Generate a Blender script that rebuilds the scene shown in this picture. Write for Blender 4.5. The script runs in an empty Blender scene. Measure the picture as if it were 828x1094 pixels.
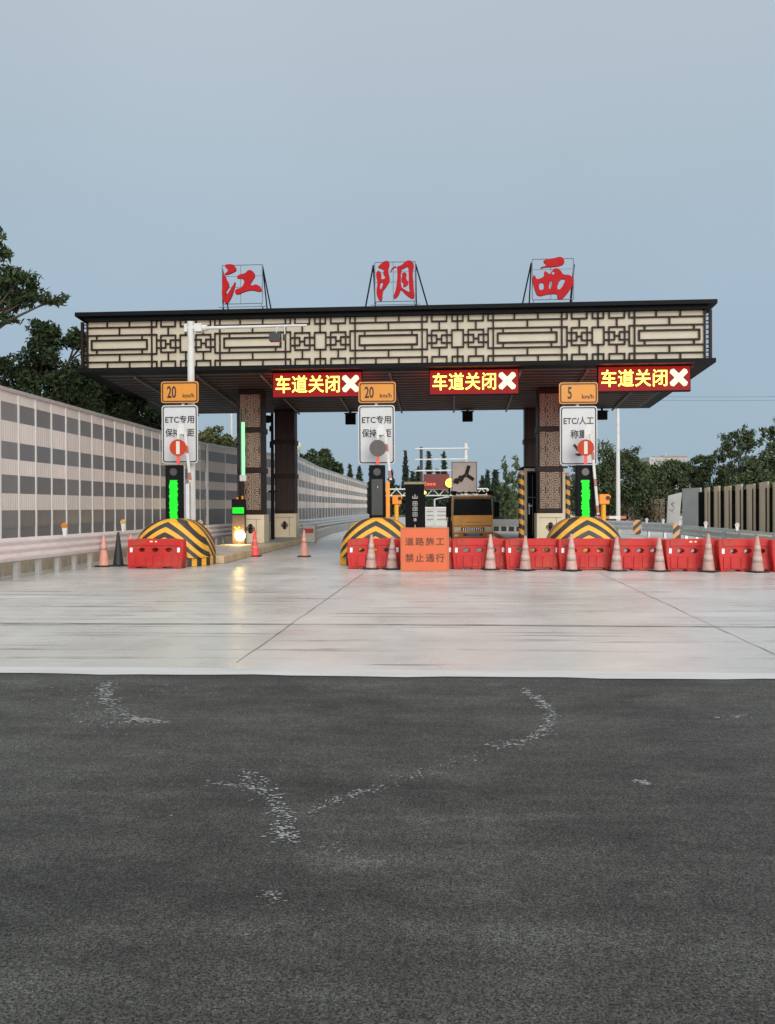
import bpy, bmesh, math, random
import numpy as np
from mathutils import Vector, Matrix

S = bpy.context.scene
COL = S.collection
rad = math.radians
random.seed(7)

# ------------------------------------------------------------------ camera
FPX, W0, H0 = 900.0, 828.0, 1094.0          # focal length and photograph size in photograph pixels
CAM_H, YAW = 1.75, math.atan(60 / 900.0)
PITCH, ROLL = -math.atan(5 / 900.0), 0.005
CAMROT = Matrix.Rotation(YAW, 3, 'Z') @ Matrix.Rotation(rad(90) + PITCH, 3, 'X') @ Matrix.Rotation(-ROLL, 3, 'Z')
cam_data = bpy.data.cameras.new('camera')
cam = bpy.data.objects.new('camera', cam_data)
COL.objects.link(cam)
cam.matrix_world = Matrix.Translation((0, 0, CAM_H)) @ CAMROT.to_4x4()
cam_data.sensor_fit = 'HORIZONTAL'
cam_data.sensor_width = 36
cam_data.lens = FPX / W0 * 36
cam_data.clip_end = 4000
S.camera = cam
S.render.resolution_x, S.render.resolution_y = 775, 1024

# ------------------------------------------------------------------ sky and sun (dull evening, thin overcast)
world = bpy.data.worlds.new('World')
S.world = world
world.use_nodes = True
SUN_EL, SUN_AZ = rad(14), rad(160)           # behind the camera, to the right
nt = world.node_tree
nt.nodes.clear()
w_out = nt.nodes.new('ShaderNodeOutputWorld')
w_bg = nt.nodes.new('ShaderNodeBackground')
w_sky = nt.nodes.new('ShaderNodeTexSky')
w_sky.sky_type = 'NISHITA'
w_sky.sun_disc = False
w_sky.sun_elevation = SUN_EL
w_sky.sun_rotation = SUN_AZ
w_sky.dust_density = 4
w_tc = nt.nodes.new('ShaderNodeTexCoord')
w_sep = nt.nodes.new('ShaderNodeSeparateXYZ')
w_ramp = nt.nodes.new('ShaderNodeValToRGB')
w_noise = nt.nodes.new('ShaderNodeTexNoise')
w_noise.inputs['Scale'].default_value = 2.2
w_noise.inputs['Detail'].default_value = 3
w_mr = nt.nodes.new('ShaderNodeMapRange')
w_mr.inputs['To Min'].default_value = 0.93
w_mr.inputs['To Max'].default_value = 1.07
w_mul = nt.nodes.new('ShaderNodeMix'); w_mul.data_type = 'RGBA'; w_mul.blend_type = 'MULTIPLY'; w_mul.inputs[0].default_value = 1
w_add = nt.nodes.new('ShaderNodeMix'); w_add.data_type = 'RGBA'; w_add.blend_type = 'ADD'; w_add.inputs[0].default_value = 0.12
el = w_ramp.color_ramp.elements
el[0].position = 0.0; el[0].color = (3.35, 4.5, 5.5, 1)
el[1].position = 1.0; el[1].color = (12.5, 12.7, 12.5, 1)
for p, c in ((0.18, (3.4, 4.5, 5.5, 1)), (0.34, (3.9, 4.8, 5.6, 1)), (0.52, (4.55, 5.25, 5.8, 1)), (0.66, (7.4, 8.0, 8.3, 1))):
    e = el.new(p); e.color = c
L = nt.links.new
L(w_tc.outputs['Generated'], w_sep.inputs[0])
L(w_sep.outputs['Z'], w_ramp.inputs[0])
L(w_tc.outputs['Generated'], w_noise.inputs['Vector'])
L(w_noise.outputs['Fac'], w_mr.inputs['Value'])
L(w_ramp.outputs['Color'], w_mul.inputs[6])
L(w_mr.outputs['Result'], w_mul.inputs[7])
L(w_mul.outputs[2], w_add.inputs[6])
L(w_sky.outputs['Color'], w_add.inputs[7])
# the evening glow is behind the camera: the sky brightens towards -y
w_inv = nt.nodes.new('ShaderNodeMapRange'); w_inv.inputs['From Min'].default_value = 0.15; w_inv.inputs['From Max'].default_value = -0.9
w_inv.inputs['To Min'].default_value = 1.0; w_inv.inputs['To Max'].default_value = 2.3
L(w_sep.outputs['Y'], w_inv.inputs['Value'])
w_glow = nt.nodes.new('ShaderNodeMix'); w_glow.data_type = 'RGBA'; w_glow.blend_type = 'MULTIPLY'; w_glow.inputs[0].default_value = 1
L(w_add.outputs[2], w_glow.inputs[6]); L(w_inv.outputs['Result'], w_glow.inputs[7])
L(w_glow.outputs[2], w_bg.inputs['Color'])
w_bg.inputs['Strength'].default_value = 0.1
L(w_bg.outputs[0], w_out.inputs[0])

sun_d = bpy.data.lights.new('sun', 'SUN')
sun = bpy.data.objects.new('sun', sun_d)
COL.objects.link(sun)
sun_d.energy = 1.8
sun_d.angle = rad(35)
sun_d.color = (1.0, 0.95, 0.88)
sdir = Vector((math.sin(SUN_AZ) * math.cos(SUN_EL), math.cos(SUN_AZ) * math.cos(SUN_EL), math.sin(SUN_EL)))
sun.rotation_euler = sdir.to_track_quat('Z', 'Y').to_euler()

S.view_settings.view_transform = 'Standard'
S.view_settings.look = 'None'
S.view_settings.gamma = 1
S.view_settings.exposure = 0.0
S.view_settings.use_curve_mapping = False
S.cycles.max_bounces = 6
S.cycles.use_denoising = True

# ------------------------------------------------------------------ helpers
def ray(px, py):
    return CAMROT @ Vector(((px - W0 / 2) / FPX, -(py - H0 / 2) / FPX, -1))
def atD(px, py, d):                          # point seen at a pixel, at camera depth d
    return Vector((0, 0, CAM_H)) + ray(px, py) * d
def atG(px, py, z=0.0):                      # point seen at a pixel on the level z
    r = ray(px, py)
    return Vector((0, 0, CAM_H)) + r * ((z - CAM_H) / r.z)
def atY(px, py, Y):
    r = ray(px, py)
    return Vector((0, 0, CAM_H)) + r * (Y / r.y)
def zat(py, d):
    return CAM_H + (542 - py) * d / FPX

MATS = {}
def mat(name, col, rough=0.6, metal=0.0, var=0.12, scale=6.0, bump=0.0, bscale=60.0, emit=None, estr=0.0, spec=0.4, dirt=None, dirt_amt=0.0, coat=0.0, stretch=None):
    """Principled material whose colour wanders a little with two sizes of noise; optional dirt of its own colour."""
    if name in MATS: return MATS[name]
    m = bpy.data.materials.new(name); m.use_nodes = True
    n = m.node_tree; b = n.nodes['Principled BSDF']
    tc = n.nodes.new('ShaderNodeTexCoord'); src = tc.outputs['Object']
    if stretch:
        mp = n.nodes.new('ShaderNodeMapping'); mp.inputs['Scale'].default_value = stretch
        n.links.new(src, mp.inputs['Vector']); src = mp.outputs[0]
    b.inputs['Roughness'].default_value = rough
    b.inputs['Metallic'].default_value = metal
    b.inputs['Specular IOR Level'].default_value = spec
    b.inputs['Coat Weight'].default_value = coat
    c4 = (*col, 1)
    nz = n.nodes.new('ShaderNodeTexNoise'); nz.inputs['Scale'].default_value = scale; nz.inputs['Detail'].default_value = 6; nz.inputs['Roughness'].default_value = 0.65
    n.links.new(src, nz.inputs['Vector'])
    r = n.nodes.new('ShaderNodeMapRange'); r.inputs['From Min'].default_value = 0.3; r.inputs['From Max'].default_value = 0.7
    r.inputs['To Min'].default_value = 1 - var; r.inputs['To Max'].default_value = 1 + var
    n.links.new(nz.outputs['Fac'], r.inputs['Value'])
    mx = n.nodes.new('ShaderNodeMix'); mx.data_type = 'RGBA'; mx.blend_type = 'MULTIPLY'; mx.inputs[0].default_value = 1
    mx.inputs[6].default_value = c4; n.links.new(r.outputs[0], mx.inputs[7])
    out = mx.outputs[2]
    if dirt:
        n2 = n.nodes.new('ShaderNodeTexNoise'); n2.inputs['Scale'].default_value = scale * 0.7; n2.inputs['Detail'].default_value = 8; n2.inputs['Roughness'].default_value = 0.75
        n.links.new(src, n2.inputs['Vector'])
        r2 = n.nodes.new('ShaderNodeMapRange'); r2.inputs['From Min'].default_value = 0.48; r2.inputs['From Max'].default_value = 0.72
        r2.inputs['To Max'].default_value = dirt_amt
        n.links.new(n2.outputs['Fac'], r2.inputs['Value'])
        m2 = n.nodes.new('ShaderNodeMix'); m2.data_type = 'RGBA'
        n.links.new(r2.outputs[0], m2.inputs[0]); n.links.new(out, m2.inputs[6]); m2.inputs[7].default_value = (*dirt, 1)
        out = m2.outputs[2]
    n.links.new(out, b.inputs['Base Color'])
    if bump:
        n3 = n.nodes.new('ShaderNodeTexNoise'); n3.inputs['Scale'].default_value = bscale; n3.inputs['Detail'].default_value = 4
        n.links.new(src, n3.inputs['Vector'])
        bp = n.nodes.new('ShaderNodeBump'); bp.inputs['Strength'].default_value = bump; bp.inputs['Distance'].default_value = 0.02
        n.links.new(n3.outputs['Fac'], bp.inputs['Height']); n.links.new(bp.outputs[0], b.inputs['Normal'])
    if emit:
        b.inputs['Emission Color'].default_value = (*emit, 1); b.inputs['Emission Strength'].default_value = estr
    MATS[name] = m
    return m

def vary(m, lo=.8, hi=1.12):
    n = m.node_tree; b = n.nodes['Principled BSDF']; src = b.inputs['Base Color'].links[0].from_socket
    oi = n.nodes.new('ShaderNodeObjectInfo'); r = n.nodes.new('ShaderNodeMapRange'); r.inputs['To Min'].default_value = lo; r.inputs['To Max'].default_value = hi
    n.links.new(oi.outputs['Random'], r.inputs['Value'])
    x = n.nodes.new('ShaderNodeMix'); x.data_type = 'RGBA'; x.blend_type = 'MULTIPLY'; x.inputs[0].default_value = 1
    n.links.new(src, x.inputs[6]); n.links.new(r.outputs[0], x.inputs[7]); n.links.new(x.outputs[2], b.inputs['Base Color'])

class MB:
    """collects shapes and links them as ONE mesh object"""
    def __init__(s): s.v = []; s.f = []; s.smooth = []
    def add(s, vs, fs, smooth=False):
        o = len(s.v); s.v += [tuple(v) for v in vs]; s.f += [tuple(i + o for i in f) for f in fs]; s.smooth += [smooth] * len(fs)
        return s
    def box(s, c, d, rz=0.0, rx=0.0, ry=0.0):
        M = Matrix.Rotation(rz, 3, 'Z') @ Matrix.Rotation(ry, 3, 'Y') @ Matrix.Rotation(rx, 3, 'X')
        c = Vector(c)
        vs = [c + M @ Vector((x * d[0] / 2, y * d[1] / 2, z * d[2] / 2)) for x in (-1, 1) for y in (-1, 1) for z in (-1, 1)]
        return s.add(vs, [(0, 1, 3, 2), (4, 6, 7, 5), (0, 4, 5, 1), (2, 3, 7, 6), (0, 2, 6, 4), (1, 5, 7, 3)])
    def bx(s, x0, x1, y0, y1, z0, z1):
        return s.box(((x0 + x1) / 2, (y0 + y1) / 2, (z0 + z1) / 2), (abs(x1 - x0), abs(y1 - y0), abs(z1 - z0)))
    def tube(s, p0, p1, r0, r1=None, n=10, cap=True):
        r1 = r0 if r1 is None else r1
        p0, p1 = Vector(p0), Vector(p1)
        q = (p1 - p0).to_track_quat('Z', 'Y').to_matrix()
        vs = []
        for p, r in ((p0, r0), (p1, r1)):
            vs += [p + q @ Vector((r * math.cos(2 * math.pi * i / n), r * math.sin(2 * math.pi * i / n), 0)) for i in range(n)]
        s.add(vs, [(i, (i + 1) % n, n + (i + 1) % n, n + i) for i in range(n)], True)
        if cap: s.add(vs, [tuple(range(n))[::-1], tuple(range(n, 2 * n))])
        return s
    def path(s, pts, rs, n=8):
        for i in range(len(pts) - 1):
            s.tube(pts[i], pts[i + 1], rs[i], rs[i + 1], n)
        return s
    def lathe(s, prof, n=20, c=(0, 0, 0)):
        vs = []
        for r, z in prof:
            vs += [(c[0] + r * math.cos(2 * math.pi * i / n), c[1] + r * math.sin(2 * math.pi * i / n), c[2] + z) for i in range(n)]
        fs = []
        for k in range(len(prof) - 1):
            fs += [(k * n + i, k * n + (i + 1) % n, (k + 1) * n + (i + 1) % n, (k + 1) * n + i) for i in range(n)]
        return s.add(vs, fs, True)
    def prism(s, poly, y0, y1):              # polygon in x,z extruded in y
        n = len(poly)
        vs = [(x, y0, z) for x, z in poly] + [(x, y1, z) for x, z in poly]
        return s.add(vs, [tuple(range(n)), tuple(range(n, 2 * n))[::-1]] + [(i, n + i, n + (i + 1) % n, (i + 1) % n) for i in range(n)])
    def slab(s, poly, z0, z1):               # polygon in x,y extruded in z
        n = len(poly)
        vs = [(x, y, z0) for x, y in poly] + [(x, y, z1) for x, y in poly]
        return s.add(vs, [tuple(range(n))[::-1], tuple(range(n, 2 * n))] + [(i, (i + 1) % n, n + (i + 1) % n, n + i) for i in range(n)])
    def mesh(s, name):
        me = bpy.data.meshes.new(name)
        me.from_pydata(s.v, [], s.f)
        me.polygons.foreach_set('use_smooth', s.smooth)
        bm = bmesh.new(); bm.from_mesh(me); bmesh.ops.recalc_face_normals(bm, faces=bm.faces); bm.to_mesh(me); bm.free()
        return me
    def build(s, name, m, parent=None, loc=(0, 0, 0), rz=0.0, bev=0.0):
        return link(name, s.mesh(name), m, parent, loc, rz, bev)

def link(name, me, m, parent=None, loc=(0, 0, 0), rz=0.0, bev=0.0):
    o = bpy.data.objects.new(name, me); COL.objects.link(o)
    o.data.materials.clear(); o.data.materials.append(m)
    o.location = loc; o.rotation_euler.z = rz
    if parent is not None: o.parent = parent
    if bev:
        b = o.modifiers.new('bevel', 'BEVEL'); b.width = bev; b.segments = 2; b.limit_method = 'ANGLE'; b.angle_limit = rad(40)
    return o

def tag(o, label=None, cat=None, group=None, kind=None):
    if label: o['label'] = label
    if cat: o['category'] = cat
    if group: o['group'] = group
    if kind: o['kind'] = kind
    return o

def thing(name, label, cat, loc=(0, 0, 0), rz=0.0, group=None):
    o = bpy.data.objects.new(name, None); COL.objects.link(o)
    o.location = loc; o.rotation_euler.z = rz; o.empty_display_size = 0.3
    return tag(o, label, cat, group)

def struct(name, mb, m, **k):
    return tag(mb.build(name, m, **k), kind='structure')

def dup(root, loc, rz=0.0, label=None, group=None):
    r = root.copy(); COL.objects.link(r); r.location = loc; r.rotation_euler.z = rz
    if label: r['label'] = label
    if group: r['group'] = group
    for ch in list(root.children):
        c = ch.copy(); COL.objects.link(c); c.parent = r
        for g in list(ch.children):
            d = g.copy(); COL.objects.link(d); d.parent = c
    return r

def curve_mesh(curve, name):
    o = bpy.data.objects.new('tmp', curve); COL.objects.link(o)
    dg = bpy.context.evaluated_depsgraph_get()
    me = bpy.data.meshes.new_from_object(o.evaluated_get(dg)); me.name = name
    bpy.data.objects.remove(o); bpy.data.curves.remove(curve)
    return me

def stand_up(me, f=lambda x, y, z: (x, -z, y)):
    co = np.empty(len(me.vertices) * 3); me.vertices.foreach_get('co', co); co = co.reshape(-1, 3)
    co = np.column_stack((co[:, 0], -co[:, 2], co[:, 1])); me.vertices.foreach_set('co', co.ravel()); me.update()
    return me

def filled(polys, depth, name, bevel=0.0):
    """flat shape with holes (even-odd) in x,z, thickness depth in y, centred on y = 0"""
    cu = bpy.data.curves.new(name, 'CURVE'); cu.dimensions = '2D'; cu.fill_mode = 'BOTH'
    cu.extrude = depth / 2 - bevel; cu.bevel_depth = bevel; cu.bevel_resolution = 1
    if bevel: cu.offset = -bevel
    for p in polys:
        sp = cu.splines.new('POLY'); sp.points.add(len(p) - 1)
        for i, (x, z) in enumerate(p): sp.points[i].co = (x, z, 0, 1)
        sp.use_cyclic_u = True
    return stand_up(curve_mesh(cu, name))

def chaikin(p, k=1):
    for _ in range(k):
        q = []
        for i in range(len(p)):
            a, b = p[i], p[(i + 1) % len(p)]
            q += [(a[0] * .75 + b[0] * .25, a[1] * .75 + b[1] * .25), (a[0] * .25 + b[0] * .75, a[1] * .25 + b[1] * .75)]
        p = q
    return p

def rrect(x0, x1, z0, z1, r, k=4):
    p = []
    for cx, cz, a in ((x1 - r, z1 - r, 0), (x0 + r, z1 - r, 90), (x0 + r, z0 + r, 180), (x1 - r, z0 + r, 270)):
        for i in range(k + 1):
            t = rad(a + 90 * i / k); p.append((cx + r * math.cos(t), cz + r * math.sin(t)))
    return p

def text_mesh(body, x0, x1, z0, z1, depth=0.012, bold=0.0, keep=False, space=1.0):
    """lettering fitted into a rectangle of the x,z plane, facing -y"""
    cu = bpy.data.curves.new('lettering', 'FONT'); cu.body = body; cu.size = 1; cu.extrude = 0.05; cu.offset = bold; cu.space_character = space
    cu.resolution_u = 3
    me = stand_up(curve_mesh(cu, 'lettering'))
    co = np.empty(len(me.vertices) * 3); me.vertices.foreach_get('co', co); co = co.reshape(-1, 3)
    lo, hi = co.min(0), co.max(0)
    sx, sz = (x1 - x0) / (hi[0] - lo[0]), (z1 - z0) / (hi[2] - lo[2])
    co[:, 0] = x0 + (co[:, 0] - lo[0]) * sx
    co[:, 2] = z0 + (co[:, 2] - lo[2]) * sz
    co[:, 1] *= depth / 0.1
    me.vertices.foreach_set('co', co.ravel()); me.update()
    return me

def emis(name, col, st):
    m = bpy.data.materials.new(name); m.use_nodes = True
    b = m.node_tree.nodes['Principled BSDF']
    b.inputs['Base Color'].default_value = (*[c * .02 for c in col], 1); b.inputs['Specular IOR Level'].default_value = .15
    b.inputs['Emission Color'].default_value = (*col, 1); b.inputs['Emission Strength'].default_value = st
    return m

# ------------------------------------------------------------------ materials
M_black = mat('black_metal', (0.006, 0.006, 0.007), 0.6, 0.0, 0.2, spec=0.1)
M_brown = mat('dark_brown_metal', (0.018, 0.009, 0.007), 0.55, 0.0, 0.2, spec=0.2)
M_cream = mat('cream_panel', (0.51, 0.44, 0.335), 0.6, 0, 0.07, 1.5, dirt=(0.40, 0.33, 0.24), dirt_amt=0.35)
M_white = mat('white_paint', (0.58, 0.565, 0.54), 0.5, 0, 0.06, 3, dirt=(0.38, 0.355, 0.32), dirt_amt=0.45, spec=0.25)
M_signwhite = mat('sign_white', (0.49, 0.485, 0.49), 0.45, 0, 0.04, 2)
M_amber = mat('sign_amber', (0.58, 0.215, 0.018), 0.45, 0, 0.06, 2)
M_ink = mat('sign_ink', (0.012, 0.012, 0.014), 0.5)
M_red = mat('red_plastic', (0.45, 0.028, 0.026), 0.5, 0, 0.14, 2.5, spec=0.15, dirt=(0.30, 0.085, 0.06), dirt_amt=0.8)
M_galv = mat('galvanised_steel', (0.52, 0.52, 0.52), 0.42, 0.55, 0.12, 3, dirt=(0.36, 0.33, 0.30), dirt_amt=0.5)
M_steelpaint = mat('pale_steel', (0.74, 0.65, 0.64), 0.38, 0.25, 0.08, 2.5, dirt=(0.46, 0.38, 0.36), dirt_amt=0.4, stretch=(1, 1, 6))
M_rubber = mat('black_rubber', (0.016, 0.016, 0.016), 0.7)
M_conefade = mat('faded_cone_plastic', (0.45, 0.27, 0.23), 0.55, 0, 0.2, 7, dirt=(0.36, 0.29, 0.25), dirt_amt=0.75)
M_conepink = mat('orange_pink_cone_plastic', (0.52, 0.235, 0.18), 0.5, 0, 0.15, 7, dirt=(0.42, 0.22, 0.18), dirt_amt=0.5)
M_conered = mat('red_cone_plastic', (0.68, 0.07, 0.055), 0.5, 0, 0.12, 7)
M_orange = mat('orange_board', (0.58, 0.11, 0.036), 0.5, 0, 0.05, 2)
M_yellowmetal = mat('yellow_paint', (0.72, 0.34, 0.02), 0.45, 0, 0.1, 3, dirt=(0.35, 0.2, 0.05), dirt_amt=0.3)
M_orangebox = mat('orange_paint', (0.75, 0.24, 0.02), 0.45, 0, 0.1, 3)
M_letterred = mat('red_letter_paint', (0.36, 0.010, 0.013), 0.55, 0, 0.15, 3, spec=0.1)
M_frame = mat('letter_frame_steel', (0.16, 0.16, 0.17), 0.5, 0.2)
M_framelight = mat('letter_frame_pale', (0.62, 0.60, 0.58), 0.5, 0.0)
M_darkpanel = mat('grey_sound_panel', (0.165, 0.155, 0.158), 0.32, 0, 0.08, 1.2, spec=0.5)
M_lightpanel = mat('pale_sound_panel', (0.61, 0.53, 0.485), 0.34, 0, 0.06, 0.9, dirt=(0.42, 0.38, 0.34), dirt_amt=0.25)
M_post = mat('pale_post', (0.64, 0.62, 0.60), 0.45, 0.1, 0.06)
M_concrete = mat('cast_concrete', (0.36, 0.35, 0.33), 0.75, 0, 0.15, 1.5, 0.25, 40, dirt=(0.2, 0.19, 0.17), dirt_amt=0.5)
M_tanwall = mat('tan_plinth', (0.42, 0.36, 0.27), 0.8, 0, 0.2, 1.5, 0.2, 30, dirt=(0.16, 0.14, 0.1), dirt_amt=0.7)
M_bark = mat('bark', (0.07, 0.055, 0.04), 0.9, 0, 0.3, 8, 0.6, 30)
M_glass = mat('dark_glass', (0.004, 0.005, 0.006), 0.18, 0, 0.1, spec=0.06)
M_chrome = mat('bright_trim', (0.6, 0.6, 0.6), 0.25, 0.8, 0.05)
M_blue = mat('blue_plate', (0.08, 0.14, 0.32), 0.4)
M_fret = mat('cream_fretwork', (0.36, 0.25, 0.185), 0.6, 0, 0.12, 3)
M_colpanel = mat('brown_column_panel', (0.026, 0.014, 0.011), 0.6, 0, 0.2, 2)
M_stone = mat('cream_stone', (0.62, 0.53, 0.38), 0.6, 0, 0.06, 2, dirt=(0.42, 0.34, 0.22), dirt_amt=0.3)
M_soffit = mat('soffit_sheet', (0.020, 0.015, 0.014), 0.6, 0, 0.12, 0.7)
M_purlin = mat('soffit_steel', (0.105, 0.084, 0.077), 0.55, 0, 0.12, 1)

E_yellow = emis('led_yellow', (1.0, 0.82, 0.12), 3.2)
E_white = emis('led_white_cross', (1.0, 0.91, 0.66), 1.25)
E_redbloom = emis('red_bloom_field', (0.9, 0.014, 0.018), 0.36)
E_redtext = emis('led_red_text', (1.0, 0.12, 0.05), 2.0)
E_green = emis('led_green', (0.022, 1.0, 0.04), 1.0)
E_greenbar = emis('led_green_bar', (0.40, 1.0, 0.50), 1.2)
E_lamp = emis('lamp_warm', (1.0, 0.66, 0.22), 16.0)
E_amberx = emis('amber_cross', (1.0, 0.5, 0.05), 2.5)
E_ringlamp = emis('lamp_yellow', (1.0, 0.62, 0.1), 3.0)
E_disc = emis('disc_glow_red', (1.0, 0.10, 0.03), 0.55)  # reflective disc and bar, their brightness put in as emission
E_discbar = emis('disc_glow_white', (1.0, 0.9, 0.8), 0.8)

for q in (M_conefade, M_conepink, M_darkpanel, M_lightpanel): vary(q, .86, 1.1)

def asphalt_material():
    m = bpy.data.materials.new('asphalt'); m.use_nodes = True; n = m.node_tree; b = n.nodes['Principled BSDF']
    tc = n.nodes.new('ShaderNodeTexCoord')
    def noise(scale, detail=6, rough=0.6, st=None):
        z = n.nodes.new('ShaderNodeTexNoise'); z.inputs['Scale'].default_value = scale; z.inputs['Detail'].default_value = detail; z.inputs['Roughness'].default_value = rough
        src = tc.outputs['Object']
        if st:
            mp = n.nodes.new('ShaderNodeMapping'); mp.inputs['Scale'].default_value = st; n.links.new(src, mp.inputs[0]); src = mp.outputs[0]
        n.links.new(src, z.inputs['Vector']); return z.outputs['Fac']
    def rng(f, a, b_, c, d):
        r = n.nodes.new('ShaderNodeMapRange'); n.links.new(f, r.inputs[0])
        for i, v in zip((1, 2, 3, 4), (a, b_, c, d)): r.inputs[i].default_value = v
        return r.outputs[0]
    def mul(a, b_):
        x = n.nodes.new('ShaderNodeMath'); x.operation = 'MULTIPLY'; n.links.new(a, x.inputs[0]); n.links.new(b_, x.inputs[1]); return x.outputs[0]
    g1 = noise(85, 4, 0.8, (0.8, 1.0, 1))
    grain = rng(g1, 0.36, 0.64, 0.25, 1.75)
    mid = rng(noise(24, 6, 0.75, (1, 0.8, 1)), 0.34, 0.66, 0.62, 1.38)
    pits = rng(noise(95, 2, 0.9), 0.43, 0.47, 0.22, 1.0)
    pits = mul(pits, rng(noise(52, 3, 0.85), 0.40, 0.44, 0.3, 1.0))
    oil = rng(noise(0.85, 5, 0.6, (0.8, 1.5, 1)), 0.62, 0.74, 1.0, 0.62)
    patch = rng(noise(0.42, 7, 0.72), 0.33, 0.67, 0.60, 1.42)
    blot = rng(noise(3.2, 6, 0.72, (0.7, 1.4, 1)), 0.34, 0.66, 0.78, 1.22)
    worn = rng(noise(1.1, 9, 0.78, (0.8, 1.5, 1)), 0.55, 0.76, 1.0, 1.8)
    streak = rng(noise(0.8, 7, 0.65, (0.22, 2.8, 1)), 0.35, 0.7, 0.80, 1.25)
    f = mul(mul(mul(grain, mid), mul(patch, worn)), mul(mul(streak, pits), mul(blot, oil)))
    mx = n.nodes.new('ShaderNodeMix'); mx.data_type = 'RGBA'; mx.blend_type = 'MULTIPLY'; mx.inputs[0].default_value = 1
    mx.inputs[6].default_value = (0.088, 0.087, 0.079, 1); n.links.new(f, mx.inputs[7]); n.links.new(mx.outputs[2], b.inputs['Base Color'])
    b.inputs['Roughness'].default_value = 0.82; b.inputs['Specular IOR Level'].default_value = 0.25
    bp = n.nodes.new('ShaderNodeBump'); bp.inputs['Strength'].default_value = 0.9; bp.inputs['Distance'].default_value = 0.02
    n.links.new(g1, bp.inputs['Height']); n.links.new(bp.outputs[0], b.inputs['Normal'])
    return m

def paving_material():
    m = bpy.data.materials.new('concrete_paving'); m.use_nodes = True; n = m.node_tree; b = n.nodes['Principled BSDF']
    tc = n.nodes.new('ShaderNodeTexCoord')
    def noise(scale, detail=6, rough=0.6, st=(1, 1, 1), rot=0.0, dist=0.0):
        z = n.nodes.new('ShaderNodeTexNoise'); z.inputs['Scale'].default_value = scale; z.inputs['Detail'].default_value = detail; z.inputs['Roughness'].default_value = rough
        z.inputs['Distortion'].default_value = dist
        mp = n.nodes.new('ShaderNodeMapping'); mp.inputs['Scale'].default_value = st; mp.inputs['Rotation'].default_value = (0, 0, rot)
        n.links.new(tc.outputs['Object'], mp.inputs[0]); n.links.new(mp.outputs[0], z.inputs['Vector']); return z.outputs['Fac']
    def rng(f, a, b_, c, d):
        r = n.nodes.new('ShaderNodeMapRange'); n.links.new(f, r.inputs[0])
        for i, v in zip((1, 2, 3, 4), (a, b_, c, d)): r.inputs[i].default_value = v
        return r.outputs[0]
    def mix(fac, a, bcol):
        x = n.nodes.new('ShaderNodeMix'); x.data_type = 'RGBA'; n.links.new(fac, x.inputs[0])
        if isinstance(a, tuple): x.inputs[6].default_value = a
        else: n.links.new(a, x.inputs[6])
        x.inputs[7].default_value = bcol; return x.outputs[2]
    c = mix(rng(noise(0.35, 6, 0.65), 0.35, 0.68, 0, 1), (0.54, 0.522, 0.492, 1), (0.39, 0.370, 0.338, 1))
    c = mix(rng(noise(0.8, 7, 0.7, (0.22, 2.4, 1)), 0.54, 0.84, 0, 0.45), c, (0.36, 0.35, 0.335, 1))
    # scraped, wavering dark streaks across the slab
    s1 = noise(1.0, 5, 0.55, (0.12, 4.2, 1), 0.03, 0.6)
    line = rng(s1, 0.56, 0.59, 0, 1)
    line2 = rng(s1, 0.60, 0.635, 1, 0)
    lm = n.nodes.new('ShaderNodeMath'); lm.operation = 'MULTIPLY'; n.links.new(line, lm.inputs[0]); n.links.new(line2, lm.inputs[1])
    lm2 = n.nodes.new('ShaderNodeMath'); lm2.operation = 'MULTIPLY'; n.links.new(lm.outputs[0], lm2.inputs[0]); n.links.new(rng(noise(0.5, 4, 0.7), 0.38, 0.58, 0, 0.95), lm2.inputs[1])
    c = mix(lm2.outputs[0], c, (0.16, 0.155, 0.15, 1))
    c = mix(rng(noise(28, 4, 0.7), 0.6, 0.8, 0, 0.35), c, (0.3, 0.29, 0.28, 1))
    n.links.new(c, b.inputs['Base Color'])
    n.links.new(rng(noise(0.9, 5, 0.6), 0.3, 0.7, 0.24, 0.42), b.inputs['Roughness'])
    b.inputs['Specular IOR Level'].default_value = 0.45
    bp = n.nodes.new('ShaderNodeBump'); bp.inputs['Strength'].default_value = 0.12; bp.inputs['Distance'].default_value = 0.01
    n.links.new(noise(45, 4, 0.6, (0.4, 3, 1)), bp.inputs['Height']); n.links.new(bp.outputs[0], b.inputs['Normal'])
    return m

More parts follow.
